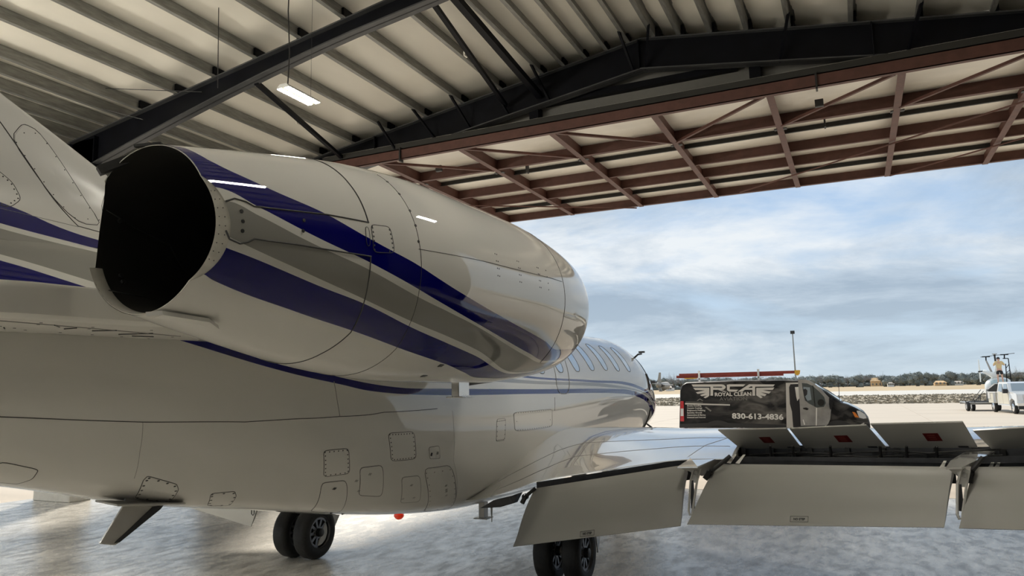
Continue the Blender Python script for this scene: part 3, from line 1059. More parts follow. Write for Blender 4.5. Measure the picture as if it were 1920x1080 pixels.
seam(fus, [(6.93, -.57), (7.18, -.80)], fuselage, r=0.003, name='black_line')
for Y, th in ((5.78, -1.33), (5.98, -1.36)):
    P = fus(Y, th, .002)
    MB().tube([P, P + Vector((0.0, .06, .006))], .009, 6).build('drain_slot', 'black_paint', fuselage)

# fin panels
panel(lambda y, z, o=0.002: fin_pt(y, z, o), [(3.42, 3.30), (2.98, 3.86), (2.86, 3.88), (2.77, 3.74), (3.2, 3.27)], finob, 'paint_fin', 16, rnd=.3, scr_r=.004)
panel(lambda y, z, o=0.002: fin_pt(y, z, o), [(2.68, 3.53), (2.80, 3.46), (2.85, 3.36), (2.76, 3.28), (2.60, 3.30), (2.52, 3.50)], finob, 'paint_fin', 22, rnd=.3, scr_r=.005)
seam(lambda y, z: fin_pt(y, z, .001), [(2.55, 4.0), (2.72, 3.82), (3.2, 3.25), (3.6, 3.22)], finob, r=0.003)
seam(lambda y, z: fin_pt(y, z, .001), [(2.6, 3.27), (3.2, 3.245)], finob, r=0.0015, mat='seam_light')
seam(lambda y, z: fin_pt(y, z, .001), [(3.5, 3.68), (3.42, 3.45), (3.42, 3.28)], finob, r=0.0016, mat='seam_light')

# ---- cabin windows, door and windshield
for i in range(-1, 6):
    y0 = 9.93 + 0.70 * i
    w_ = 0.14
    poly = [(y0 + w_ * math.copysign(abs(math.cos(a)) ** 0.62, math.cos(a)), .64 + .245 * math.copysign(abs(math.sin(a)) ** 0.62, math.sin(a))) for a in [2 * math.pi * k / 24 for k in range(24)]]
    wdw = panel(fus, poly, fuselage, 'cabin_glass_sky', 0, 'cabin_window', 0.002, 0.0, sr=0.006, sm='seam_light')
seam(fus, [(9.787, .55), (9.60, .26), (9.62, .19), (9.70, .165), (9.90, .155), (10.0, .18), (10.10, .25), (10.30, .55)], fuselage, r=0.006, mat='seam_light')
seam(fus, [(9.445, .138), (9.403, .004)], fuselage, r=0.004)
for poly in ([(15.0, .95), (15.25, .95), (15.75, .62), (15.55, .42), (15.05, .45)], [(15.32, 1.0), (15.5, 1.45), (16.05, 1.35), (15.85, .70)]):
    panel(fus, poly, fuselage, 'windshield', 0, 'windshield_pane', 0.004, 0.12, sr=.01)
MB().tube([fus(14.75, .75, .0), fus(14.75, .75, .1), fus(14.9, .75, .16)], .018, 6).box(*[c for p in [fus(14.85, .78, .16)] for c in (p.x - .02, p.x + .1, p.y - .02, p.y + .03, p.z - .02, p.z + .015)]).build('probe', 'black_paint', jet)
for a, b_ in (((14.62, .12), (14.9, .42)), ((14.35, -.05), (14.8, -.12)), ((14.75, -.2), (14.95, -.75))):
    seam(fus, [a, b_], fuselage, r=0.028, mat='black_paint', name='black_cover')
MB().prism([fus(13.4, math.pi / 2), fus(13.4, math.pi / 2) + Vector((0, -.16, .2)), fus(13.4, math.pi / 2) + Vector((0, -.34, .2)), fus(13.4, math.pi / 2) + Vector((0, -.40, -.01))], (.012, 0, 0)).build('blade_antenna', 'black_paint', jet)
P = fus(15.6, -.62)
MB().tube([P, P + Vector((.13, .02, -.10)), P + Vector((.13, .25, -.10))], .02, 6).build('pitot_tube', 'dark_metal', jet)

# ---- engine nacelle
NX, NZ, NY, NL, NTX, NTZ = -3.0, 2.892, 2.389, 4.648, 0.004, 0.019
NR = np.array([0.41, 0.528, 0.641, 0.711, 0.724, 0.736])
NRL, NQ = 0.596, 1.268
XS = np.array([0, .12, .25, .4, .55, .72])
NM = np.gradient(NR, XS)
NM[-1] = 0


def nprof(s):
    if s > 0.72:
        u_ = min(1, (s - .72) / .28)
        return NRL + (NR[5] - NRL) * max(0, 1 - u_**NQ) ** .55
    x = max(0, s)
    i = min(4, max(0, int(np.searchsorted(XS, x, side='right')) - 1))
    h = XS[i + 1] - XS[i]
    q = (x - XS[i]) / h
    return float((2 * q**3 - 3 * q**2 + 1) * NR[i] + (q**3 - 2 * q**2 + q) * h * NM[i] + (-2 * q**3 + 3 * q**2) * NR[i + 1] + (q**3 - q**2) * h * NM[i + 1])


def nac(s, ph, off=0.0, r=None):
    rr_ = (nprof(s) if r is None else r) + off
    return Vector((NX + NTX * s + rr_ * math.cos(ph), NY + NL * s, NZ + NTZ * s + rr_ * math.sin(ph)))


def Ys_(b):
    return [(NY + NL * s, p) for s, p in b]


B1 = [(0.0, 1.50), (0.012, 1.12), (0.021, .82), (0.063, .525), (0.143, .269), (0.206, .092), (0.291, -.056), (0.343, -.145), (0.402, -.226), (0.558, -.386), (0.737, -.551), (0.837, -.662)]
B2 = [(0.009, .396), (0.058, .219), (0.115, .044), (0.205, -.122), (0.295, -.262), (0.342, -.329), (0.521, -.535), (0.701, -.73), (.837, -.86)]
B3 = [(0.019, .243), (0.056, .128), (0.113, -.034), (0.205, -.188), (0.297, -.33), (0.374, -.41), (0.456, -.49), (0.691, -.765), (.837, -.90)]
B4 = [(0.0, -.09), (0.042, -.202), (0.105, -.32), (0.211, -.463), (0.309, -.57), (0.403, -.649), (0.505, -.754), (0.761, -1.084)]
B5 = [(0.0, -.23), (0.019, -.268), (0.042, -.301), (0.138, -.435), (0.214, -.504), (0.311, -.623), (0.415, -.724), (0.505, -.82), (0.765, -1.125)]
B6 = [(0.006, -.608), (0.022, -.653), (0.13, -.751), (0.231, -.798), (0.322, -.868), (0.469, -1.002), (0.55, -1.126), (0.639, -1.248)]
stripe_mat('paint_nacelle', JO, 'phi', NY, NY + NL, -3.2, 3.2, [(Ys_(B1), BLUE), (Ys_(B2), WHITE), (Ys_(B3), GREY), (Ys_(B4), WHITE), (Ys_(B5), BLUE), (Ys_(B6), WHITE)], axis=(NX, NZ))


def notch(ph):
    d = min(abs(ph + .1), abs(abs(ph + .1) - math.pi))
    return 0.023 * max(0, 1 - (d / .62) ** 2) ** 0.75


NP = 128
nb = MB()
ss = [0, .006, .015, .03, .05] + [.07 + .0235 * i for i in range(28)] + [.74 + .02 * i for i in range(12)] + [.97, .98, .987, .993, .997, 1.0]
rows = []
for s in ss:
    row = []
    for k in range(NP):
        ph = -math.pi + 2 * math.pi * k / NP
        s_ = max(s, 0) + notch(ph) * max(0, 1 - s / .08)
        row.append(nac(s_, ph))
    rows.append(row)
nb.grid(rows, closed_v=True)
nacelle = nb.build('engine_nacelle', 'paint_nacelle', jet, smooth=True)
# exhaust lip: from the skin's edge in to the dark nozzle
lip = MB()
rows = []
for k4 in range(4):
    row = []
    for k in range(NP):
        ph = -math.pi + 2 * math.pi * k / NP
        s0 = notch(ph)
        r0 = nprof(s0) - .0015
        u_ = k4 / 3
        ri = .4035 - .008 * (s0 / .023)
        row.append(nac(s0 * (1 - .5 * u_) + (.001 if k4 == 0 else 0), ph, r=r0 + (ri - r0) * u_))
    rows.append(row)
lip.grid(rows, closed_v=True)
lipo = lip.build('exhaust_lip', 'liner', jet, smooth=True, label='pale riveted rim around the dark engine exhaust')
rv = MB()
for col in (.35, .75):
    for k in range(9):
        ph = .36 - .1 * k
        s0 = notch(ph)
        r0 = nprof(s0)
        P = nac(s0 * (1 - .5 * col), ph, r=r0 + (.396 - r0) * col)
        rv.lathe([(0, .003), (.002, .0025), (.0025, 0)], P, (math.cos(ph) * .4, -1, math.sin(ph) * .4), 6)
rv.build('rivets', 'screw', lipo, kind='stuff')
duct = MB()
duct.grid([[nac(s, -math.pi + 2 * math.pi * k / 64, r=r) if not (i == 0) else nac(notch(-math.pi + 2 * math.pi * k / 64) * .5, -math.pi + 2 * math.pi * k / 64, r=.4035 - .008 * notch(-math.pi + 2 * math.pi * k / 64) / .023) for k in range(64)] for i, (s, r) in enumerate([(0, .4), (.05, .395), (.12, .40), (.2, .42), (.3, .42)])], closed_v=True)
ducto = duct.build('exhaust_duct', 'dark_duct', jet, smooth=True, fix=False)
MB().grid([[nac(s, -2.75 + 1.5 * k / 30, r=r) for k in range(31)] for s, r in ((-.0005, .404), (.004, .3985), (.0125, .3945), (.0135, .397))]).build('inner_rim', 'liner', lipo, smooth=True)
MB().lathe([(0, .0), (0.0, .43)], nac(.3, 0, r=0), (0, 1, 0), 48).build('turbine_face', 'dark_duct', ducto)
MB().lathe([(-.45, .02), (-.25, .10), (0, .17)], nac(.3, 0, r=0), (0, 1, 0), 24).build('exhaust_cone', 'dark_metal', ducto, smooth=True)
for ph in (2.85, -2.65, -2.55):
    MB().tube([nac(.03, ph, r=.37), nac(.03, ph, r=.383)], .012, 8).build('bolt', 'dark_metal', ducto)
seam(lambda s, p: nac(s, p, r=.380), [(.012, 2.75), (.05, 2.9), (.10, 3.05), (.12, 3.4)], ducto, r=.003, mat='dark_metal')
seam(lambda s, p: nac(s, p, r=.380), [(.006, -2.35), (.04, -2.3), (.10, -2.2)], ducto, r=.003, mat='dark_metal')
# inlet
inl = MB()
inl.grid([[nac(s, -math.pi + 2 * math.pi * k / 64, r=r) for k in range(64)] for s, r in [(1.0, .596), (1.004, .585), (1.004, .57), (.995, .553), (.97, .54), (.9, .53), (.82, .53)]], closed_v=True)
inlo = inl.build('inlet_lip', 'bare_metal', jet, smooth=True)
MB().lathe([(0, 0), (0, .53)], nac(.83, 0, r=0), (0, 1, 0), 48).build('fan_face', 'dark_metal', inlo)
# nacelle seams, hatches and fasteners
nf = lambda s, p, o=0.0006: nac(s, p, o)
seam(nf, [(.200, 1.5), (.202, .689), (.205, .25)], nacelle, r=.0042)
seam(nf, [(.205, -.075), (.208, -.313), (.213, -.53), (.22, -.82), (.214, -1.17), (.212, -2.0)], nacelle, r=.0036)
seam(nf, [(.292, 1.0), (.293, .5), (.294, .17), (.30, -.3), (.307, -.605), (.316, -.89), (.318, -1.3), (.318, -1.9)], nacelle, r=.0018)
seam(nf, [(.79, 1.2), (.786, .275), (.79, -.295), (.80, -.9)], nacelle, r=.0025)
seam(nf, [(.019, .236), (.029, .285), (.041, .266), (.05, .225), (.11, .25), (.143, .263), (.206, .251)], nacelle, r=.0042, step=.008)
seam(nf, [(.018, -.092), (.023, -.175), (.035, -.202), (.043, -.169), (.05, -.122), (.103, -.096), (.206, -.073)], nacelle, r=.0045, step=.008)
seam(nf, [(.292, .085), (.473, .129), (.778, .178)], nacelle, r=.002)
panel(nf, [(.208, .233), (.241, .245), (.245, .0), (.209, -.03)], nacelle, 'paint_nacelle', 12, lift=.0012, scr_r=.006, rnd=.2)
panel(nf, [(.198, .20), (.204, .20), (.204, .02), (.198, .02)], nacelle, 'paint_nacelle', 0, lift=.0015, rnd=.4)
sc_ = MB()
for s, p in [(.292, .857), (.293, .673), (.294, .471), (.294, .313), (.293, .156), (.035, .148), (.036, .038), (.036, -.064), (.11, .16), (.108, .05)]:
    N_ = Vector((math.cos(p), -.2, math.sin(p)))
    sc_.lathe([(0, .010), (.003, .009), (.003, 0)], nac(s, p), N_, 8)
for k in range(4):
    for q in (0, 1):
        for s in (.50, .58, .66, .70):
            if s < .7 or q == 0:
                p = .02 + .075 * k
                sc_.lathe([(0, .006), (.002, .005), (.002, 0)], nac(s + .006 * q, p), (math.cos(p), 0, math.sin(p)), 6)
sc_.build('fasteners', 'screw', nacelle, kind='stuff')
for s, p in ((.448, -1.048), (.452, -1.277)):
    P = nac(s, p, .001)
    MB().prism([P, P + Vector((0, .055, 0)), P + Vector((0, .055, 0)) + (nac(s, p + .04, .001) - P), P + (nac(s, p + .04, .001) - P)], (math.cos(p) * .003, 0, math.sin(p) * .003)).build('vent_slot', 'black_paint', nacelle)
# strake plate on the lower reverser door, actuator fairing on the upper one
MB().prism([nac(-.012, -1.33, .008), nac(.0, -1.232, .012), nac(.045, -1.115, .014), nac(.062, -1.18, .012), nac(.05, -1.205, .008), nac(.0, -1.37, .006)], (0.008, 0.0, -0.02)).build('strake', 'paint_white', jet)
MB().beam(nac(-.012, 2.3, .0), nac(.012, 2.05, .012), .06, .04).build('door_fairing', 'dark_metal', jet)
MB().beam(nac(-.004, 1.75, .006), nac(.01, 1.5, .006), .03, .012).build('door_fairing', 'dark_metal', jet)
MB().box(-3.02, -2.95, 5.34, 5.52, 2.06, 2.18).box(-3.06, -2.91, 5.32, 5.54, 2.05, 2.062).build('drain_mast', 'bare_metal', jet, bevel=.004)
MB().tube([(-2.985, 5.52, 2.165), (-2.985, 6.08, 2.21), (-2.985, 6.16, 2.225)], [.02, .026, .012], 8).build('drain_pipe', 'black_paint', jet)

# pylon between fuselage and nacelle
py_pts = [(-4.75, .9), (-3.85, 1.2), (-3.47, 2.15), (-3.40, 2.7), (-3.3, 3.2), (-3.3, 6.2), (-3.6, 6.8), (-4.6, 7.0)]
PB = MB()
rings = []
for z, ins in ((2.475, .045), (2.485, .015), (2.50, 0), (2.62, 0), (2.65, .02), (2.66, .06)):
    rings.append([(x - ins * (1 if i not in (0, 7) else 0), y + (ins if i < 3 else 0) - (ins if i > 4 else 0), z + (.012 if y > 3 else 0)) for i, (x, y) in enumerate(py_pts)])
PB.grid(rings, closed_v=True)
PB.f.append(tuple(range(8)))
PB.f.append(tuple(range(40, 48)))
pylon = PB.build('engine_pylon', 'paint_white', jet, smooth=True, angle=40)
us = MB()
zu = 2.4735
for x, y in [(-3.62, 2.05), (-3.68, 2.35), (-3.72, 2.65), (-3.78, 3.0), (-3.85, 3.3), (-3.95, 3.6), (-3.58, 2.3), (-3.62, 2.6), (-3.55, 2.9), (-4.02, 2.5), (-4.03, 2.7), (-4.04, 2.9), (-4.05, 3.1), (-4.06, 3.3), (-3.95, 2.4), (-3.9, 2.3)]:
    us.lathe([(0, .008), (-.002, .007), (-.002, 0)], (x, y, zu), (0, 0, 1), 6)
us.build('screws', 'screw', pylon, kind='stuff')
for a, b_ in (((-3.66, 2.42), (-3.74, 2.50)), ((-3.72, 2.58), (-3.82, 2.58)), ((-3.70, 2.80), (-3.82, 2.74)), ((-3.72, 3.05), (-3.92, 2.98)), ((-3.97, 2.36), (-4.03, 2.40)), ((-3.96, 3.1), (-3.92, 3.22))):
    MB().tube([(*a, zu), (*b_, zu)], .003, 6).build('black_slot', 'black_paint', pylon)
seam(lambda x, y: Vector((x, y, zu)), [(-3.62, 1.95), (-3.68, 2.6), (-3.78, 3.3)], pylon, r=.002, mat='seam_light')
# port side engine and pylon, mostly hidden behind the fuselage
mir = Matrix(((-1, 0, 0, 0), (0, 1, 0, 0), (0, 0, 1, 0), (0, 0, 0, 1)))
for o in (nacelle, pylon, lipo, ducto, inlo):
    me = o.data.copy()
    me.transform(mir)
    me.flip_normals()
    c = bpy.data.objects.new(o.name.split('.')[0], me)
    COL.objects.link(c)
    c.parent = jet
    c['_o'] = JO
    if o is nacelle:
        me.materials[0] = MATS['paint_white']

# ---- wings
WST = [  # X, TE(Y, z), LE(Y, z), upper bulge, lower bulge
    (-4.60, 7.70, .84, 11.2, 1.22, .36, .16), (-4.2, 7.60, .87, 11.1, 1.25, .37, .18), (-3.75, 7.46, .955, 11.0, 1.30, .375, .2), (-3.45, 7.38, 1.045, 10.8, 1.35, .325, .2), (-3.14, 7.30, 1.15, 10.6, 1.40, .27, .18),
    (-2.6, 7.28, 1.255, 10.35, 1.44, .22, .18), (-2.1, 7.27, 1.34, 10.1, 1.47, .175, .17), (-1.6, 7.25, 1.412, 9.88, 1.50, .145, .16), (-1.1, 7.20, 1.435, 9.65, 1.52, .13, .15)]
WOUT = [(-1.1, 7.20, 1.435, 9.65, 1.52, .13, .15), (-.5, 7.12, 1.45, 9.38, 1.54, .125, .14), (.2, 7.02, 1.46, 9.08, 1.56, .12, .13), (.9, 6.90, 1.475, 8.8, 1.585, .12, .12), (2.2, 6.6, 1.56, 8.25, 1.66, .10, .10), (4.6, 6.0, 1.75, 7.2, 1.82, .06, .06)]
SHC = [0, .06, .13, .22, .34, .46, .58, .70, .82, .90, .96, .985, 1.0]
SHU = [0, .16, .34, .52, .75, .92, 1.0, .98, .83, .62, .38, .22, 0]


def wsec(st_, c0=0.0):
    X, ty, tz, ly, lz, tu, tl = st_
    cs = [c for c in SHC if c >= c0]
    up_ = [Vector((X, ty + (ly - ty) * c, tz + (lz - tz) * c + tu * u + (.0 if c else .004))) for c, u in zip(SHC, SHU) if c >= c0]
    lo_ = [Vector((X, ty + (ly - ty) * c, tz + (lz - tz) * c - tl * u - (.0 if c else .004))) for c, u in zip(SHC, SHU) if c >= c0]
    return up_ + lo_[::-1][1:]


def winterp(sts, n_=4):
    out = []
    for a, b_ in zip(sts[:-1], sts[1:]):
        out += [tuple(a[i] + (b_[i] - a[i]) * k / n_ for i in range(7)) for k in range(n_)]
    return out + [sts[-1]]


def wsmooth(sts, n_):
    A = np.array(sts)
    xs_ = np.linspace(A[0, 0], A[-1, 0], n_)
    return [tuple([x] + [float(hermite(A[:, 0], A[:, k], x)) for k in range(1, 7)]) for x in xs_]


def mirror_pts(mb):
    q = MB()
    q.v = [(2 * CX - p[0], p[1], p[2]) for p in mb.v]
    q.f = [tuple(reversed(f)) for f in mb.f]
    return q


wi = MB().grid([wsec(s) for s in wsmooth(WST, 40)], closed_v=True)
wo_ = MB().grid([wsec(s, .22) for s in winterp(WOUT)], closed_v=False)
for nm_, part in (('inner_wing', wi), ('outer_wing', wo_)):
    part.build(nm_, 'paint_wing', jet, smooth=True, angle=40)
    mirror_pts(part).build(nm_, 'paint_wing', jet, smooth=True, angle=40)


def wtop(X, c, off=.001):
    sts = WST if X < -1.1 else WOUT
    A = np.array(sts)
    st_ = [X] + [float(np.interp(X, A[:, 0], A[:, k])) for k in range(1, 7)]
    if X < -1.1:
        st_ = [X] + [float(hermite(A[:, 0], A[:, k], X)) for k in range(1, 7)]
    u_ = float(np.interp(c, SHC, SHU))
    return Vector((X, st_[1] + (st_[3] - st_[1]) * c, st_[2] + (st_[4] - st_[2]) * c + st_[5] * u_ + off))


wing_top = jet
seam(wtop, [(-3.9, .02), (-3.45, .07), (-3.14, .12), (-2.9, .20), (-2.2, .21), (-1.2, .20)], jet, r=.002, mat='seam_light', name='wing_seam')
seam(wtop, [(-4.05, .02), (-3.6, .18), (-3.3, .30), (-3.0, .37), (-2.2, .37), (-1.1, .36)], jet, r=.002, mat='seam_light', name='wing_seam')
seam(wtop, [(-1.55, .02), (-1.45, .22), (-1.28, .36)], jet, r=.002, mat='seam_light', name='wing_seam')

# rear spar and the dark cove under the raised spoilers
cv = MB()
spar = []
for s in winterp(WOUT):
    X, ty, tz, ly, lz, tu, tl = s
    y = ty + (ly - ty) * .23
    z = tz + (lz - tz) * .23
    spar.append((Vector((X, y, z + tu * .50)), Vector((X, y, z - tl * .53))))
cv.grid([[a for a, _ in spar], [b_ for _, b_ in spar]])
cvo = cv.build('rear_spar', 'cove', jet)
MB().grid([[b_ for _, b_ in spar], [b_ + Vector((0, -.42, .03)) for _, b_ in spar]]).build('cove_floor', 'cove', cvo)
pipes = MB()
for dz in (.02, -.03, .05):
    pipes.tube([Vector((-1.0 + .25 * k, 7.58 - .055 * k + .02 * math.sin(k * 1.3 + dz * 50), 1.40 + dz + .012 * k + .012 * math.sin(k * 2.1 + dz * 90))) for k in range(9)], .008, 6)
pipes.build('pipes', 'dark_metal', cvo)
for X in (-.82, -.3, .52, -.62, .1, .3):
    y = 7.66 - .17 * (X + 1)
    a = MB().tube([(X, y, 1.44), (X + .03, y - .16, 1.46 + .02 * X)], .022, 8).tube([(X + .03, y - .16, 1.46 + .02 * X), (X + .03, y - .22, 1.56 + .02 * X)], .012, 6)
    a.box(X - .035, X + .035, y - .03, y + .03, 1.40, 1.49)
    a.build('actuator', 'dark_metal', cvo)

# fixed trailing edge pieces between the flaps
for poly, d in (([(-1.62, 7.58, 1.462), (-1.50, 7.25, 1.432), (-1.564, 6.95, 1.378), (-1.38, 6.95, 1.385), (-1.10, 7.60, 1.498)], (0, 0, -.012)),
                ([(.80, 7.38, 1.535), (.62, 6.95, 1.478), (.558, 6.65, 1.45), (.664, 6.65, 1.457), (.98, 7.30, 1.53)], (0, 0, -.012))):
    t_ = MB().prism(poly, d).build('fixed_trailing_edge', 'paint_wing', jet)
    x, y, z = poly[3]
    MB().prism([Vector(poly[2]) + Vector((.02, .02, -.012)), Vector(poly[3]) + Vector((-.01, .02, -.012)), Vector(poly[4]) + Vector((-.02, 0, -.012)), Vector(poly[4]) + Vector((-.02, 0, -.14)), Vector(poly[3]) + Vector((.0, .16, -.10))][:5], (0.01, 0, 0)).build('track_fairing', 'strut_paint', t_)


def flap(TL, TR, BR, BL, name='flap', thick=.085, nu=12, nv=10):
    TL, TR, BR, BL = map(Vector, (TL, TR, BR, BL))
    N_ = ((TR - TL).cross(BL - TL)).normalized()
    if N_.y > 0:
        N_ = -N_                      # pointing aft and up
    b = MB()
    up_, lo_ = [], []
    for i in range(nv + 1):
        v = (i / nv)
        t_ = thick * (1 - v) ** 1.0 + .006
        if i == 0:
            t_ = .01
        ru, rl = [], []
        for j in range(nu + 1):
            u_ = j / nu
            P = (TL * (1 - u_) + TR * u_) * (1 - v) + (BL * (1 - u_) + BR * u_) * v
            P = P + N_ * (.03 * math.sin(math.pi * min(1, v * 1.15 + .05)) - (.02 if i == 0 else 0))
            ru.append(P)
            rl.append(P - N_ * t_ * (1.0 if i else 1))
        up_.append(ru)
        lo_.append(rl)
    b.grid(up_)
    b.grid(lo_, flip=True)
    for k in (0, nu):
        b.grid([[r[k] for r in up_], [r[k] for r in lo_]])
    b.grid([up_[-1], lo_[-1]])
    b.grid([up_[0], lo_[0]])
    return b, (TL, TR, BR, BL, N_)


F1 = ((-3.11, 7.25, 1.105), (-1.535, 7.20, 1.385), (-1.543, 6.87, .869), (-3.205, 6.87, .579))
F2 = ((-1.235, 7.22, 1.395), (.640, 6.95, 1.440), (.502, 6.57, 1.021), (-1.48, 6.85, .890))
F3 = ((.785, 6.93, 1.445), (2.75, 6.55, 1.56), (2.65, 6.2, 1.14), (.597, 6.55, 1.025))
flaps = []
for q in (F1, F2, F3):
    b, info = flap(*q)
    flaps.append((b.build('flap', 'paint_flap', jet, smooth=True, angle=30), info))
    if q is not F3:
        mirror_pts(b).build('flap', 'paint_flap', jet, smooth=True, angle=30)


def on_flap(info, u_, v, off=0.0):
    TL, TR, BR, BL, N_ = info
    P = (TL * (1 - u_) + TR * u_) * (1 - v) + (BL * (1 - u_) + BR * u_) * v
    return P + N_ * (.03 * math.sin(math.pi * min(1, v * 1.15 + .05)) + off)


def placard(fl, info, u_, v, w=.145, h=.055):
    P = on_flap(info, u_, v, .0015)
    ex = (on_flap(info, u_ + .05, v) - on_flap(info, u_ - .05, v)).normalized()
    ey = (on_flap(info, u_, v - .04) - on_flap(info, u_, v + .04))
    ey = (ey - ex * ey.dot(ex)).normalized()
    ez = ex.cross(ey)
    M = Matrix(((ex.x, ey.x, ez.x, P.x), (ex.y, ey.y, ez.y, P.y), (ex.z, ey.z, ez.z, P.z), (0, 0, 0, 1)))
    fr = MB()
    t_ = .003
    for x0, x1, y0, y1 in ((-w / 2, w / 2, h / 2 - t_, h / 2), (-w / 2, w / 2, -h / 2, -h / 2 + t_), (-w / 2, -w / 2 + t_, -h / 2, h / 2), (w / 2 - t_, w / 2, -h / 2, h / 2)):
        fr.box(x0, x1, y0, y1, .0, .0012, M)
    f_ = fr.build('placard_frame', 'black_paint', fl)
    text_mesh('NO STEP', .030, 'placard_lettering', 'black_paint', M @ Matrix.Translation((-.046, -.011, .0006)), f_, .0006, 1.0, .0012, width=.092)


placard(flaps[0][0], flaps[0][1], .46, .935)
placard(flaps[1][0], flaps[1][1], .47, .90)
for P0, P1 in (((-3.16, 7.34, 1.125), (-1.52, 7.28, 1.41)), ((-1.24, 7.30, 1.43), (.66, 7.02, 1.475)), ((.80, 7.0, 1.49), (2.7, 6.62, 1.60))):
    P0, P1 = Vector(P0) + Vector((0, .05, .012)), Vector(P1) + Vector((0, .05, .012))
    MB().prism([P0, P1, P1 + Vector((0, .0, -.20)), P0 + Vector((0, .0, -.20))], (0, .015, 0)).build('flap_cove', 'cove', jet)
# flap brackets: slotted plates and arms
for X, Y, z1, z0 in ((-1.455, 7.0, 1.375, .955), (.635, 6.7, 1.445, 1.075)):
    b = MB()
    pts = [(X + .035, Y + .02, z1), (X - .005, Y, z1 - .12), (X - .03, Y - .03, z0 + .03), (X - .02, Y - .035, z0), (X + .002, Y - .035, z0 + .004), (X + .012, Y - .03, z0 + .06), (X + .055, Y + .0, z1 - .12), (X + .085, Y + .03, z1 - .02)]
    b.tube(pts, .011, 6, closed=True)
    b.prism([(X + .0, Y + .02, z1 + .01), (X + .10, Y + .03, z1 + .01), (X + .05, Y + .0, z1 - .14), (X + .01, Y + .0, z1 - .14)], (0, .02, 0))
    b.lathe([(-.02, .02), (.02, .02)], (X + .045, Y + .01, z1 - .05), (0, 1, 0), 10)
    bo = b.build('flap_bracket', 'strut_paint', jet)
    MB().box(X - .012, X + .022, Y - .0, Y + .012, z0 + .05, z1 - .12).build('slot', 'cove', bo)
for a, b_, c in (((-1.11, 7.12, 1.47), (-1.30, 7.1, 1.32), (-1.345, 7.08, 1.26)), ((.83, 6.82, 1.52), (.73, 6.8, 1.40), (.715, 6.78, 1.33)), ((-3.10, 7.22, 1.10), (-3.19, 7.16, 1.02), (-3.21, 7.12, .96))):
    MB().tube([a, b_], .018, 8).tube([b_, c], .026, 8).lathe([(-.025, .03), (.025, .03)], b_, (0, 1, 0), 12).build('flap_arm', 'dark_metal', jet)
for X in (-1.16, -1.08, .52, .57, .84, .88):
    Y = 7.2 - .16 * (X + 1.2)
    MB().prism([(X, Y, 1.40), (X + .06, Y + .1, 1.47), (X + .075, Y + .1, 1.47), (X + .03, Y, 1.395)], (.006, 0, 0)).build('hinge_rib', 'strut_paint', jet)

# spoilers
SPH = [(-1.12, 7.75, 1.485), (-.515, 7.65, 1.50), (.209, 7.5, 1.522), (.888, 7.35, 1.543)]
SPT = [(-1.274, 7.5, 1.677), (-.637, 7.4, 1.700), (-.61, 7.4, 1.700), (.035, 7.25, 1.738), (.069, 7.25, 1.747), (.748, 7.1, 1.772)]
quads = [(SPH[0], SPH[1], SPT[1], SPT[0]), (SPH[1], SPH[2], SPT[3], SPT[2]), (SPH[2], SPH[3], SPT[5], SPT[4]), ((.945, 7.33, 1.53), (2.0, 7.1, 1.62), (1.95, 6.85, 1.80), (.81, 7.08, 1.705))]
for i, (a, b_, c, d) in enumerate(quads):
    a, b_, c, d = map(Vector, (a, b_, c, d))
    a, b_ = a + (b_ - a) * .02, b_ - (b_ - a) * .03
    N_ = (b_ - a).cross(d - a).normalized()
    if N_.y > 0:
        N_ = -N_
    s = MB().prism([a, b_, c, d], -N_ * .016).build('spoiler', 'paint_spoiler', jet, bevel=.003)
    if i < 3:
        f_ = lambda u_, v: (a * (1 - u_) + b_ * u_) * (1 - v) + (d * (1 - u_) + c * u_) * v + N_ * .001
        MB().prism([f_(.50, .32), f_(.67, .32), f_(.67, .62), f_(.50, .62)], N_ * .0015).build('placard', 'red_placard', s, label='dark red warning placard')
        pl = MB()
        for k in range(3):
            v = .38 + .075 * k
            pl.prism([f_(.54, v) + N_ * .0015, f_(.62, v) + N_ * .0015, f_(.62, v + .025) + N_ * .0015, f_(.54, v + .025) + N_ * .0015], N_ * .0006)
        pl.build('placard_rule', 'placard_text', s)
        MB().prism([f_(.80, .06), f_(.91, .06), f_(.91, .12), f_(.80, .12)], N_ * .002).build('slot', 'cove', s)
    for u_ in (.06, .53, .95):
        P = a * (1 - u_) + b_ * u_
        MB().box(P.x - .02, P.x + .02, P.y - .05, P.y + .02, P.z - .05, P.z + .012).build('hinge', 'dark_metal', s)

# ---- belly: wheel well mouth, beacon, mast, ventral fin
WB = MB()
WB.prism([at(900, 953, 7.9), at(925, 938, 7.8), at(955, 931, 7.7), at(972, 925, 7.7), at(962, 944, 7.7), at(938, 951, 7.8)], (0, .12, 0)).build('wheel_well', 'cove', jet)
bc = MB().lathe([(0, .055), (-.02, .058), (-.035, .05), (-.055, .03), (-.062, 0)], (-4.82, 7.3, .745), (0, 0, 1), 20).build('beacon', 'beacon_red', jet, smooth=True, label='red beacon dome under the belly')
mb = MB().box(-4.64, -4.56, 8.90, 9.02, .46, .66).box(-4.70, -4.50, 8.86, 9.06, .448, .462).build('drain_mast', 'strut_paint', jet, bevel=.006)
MB().tube([(-4.1, 8.2, .72), (-4.1, 8.2, .55)], [.015, .005], 6).build('drain_spike', 'strut_paint', jet)
a, b_, c, d = Vector((-4.70, 3.68, 1.41)), Vector((-4.70, 4.01, 1.35)), Vector((-4.70, 3.64, 1.115)), Vector((-4.70, 3.505, 1.14))
vf = MB().prism([a, b_, Vector((-4.70, 3.99, 1.31)), c, c + Vector((0, -.02, -.008)), d + Vector((0, .02, -.008)), d, Vector((-4.70, 3.665, 1.36))], (.02, 0, .004)).build('ventral_fin', 'strut_paint', jet, bevel=.004)
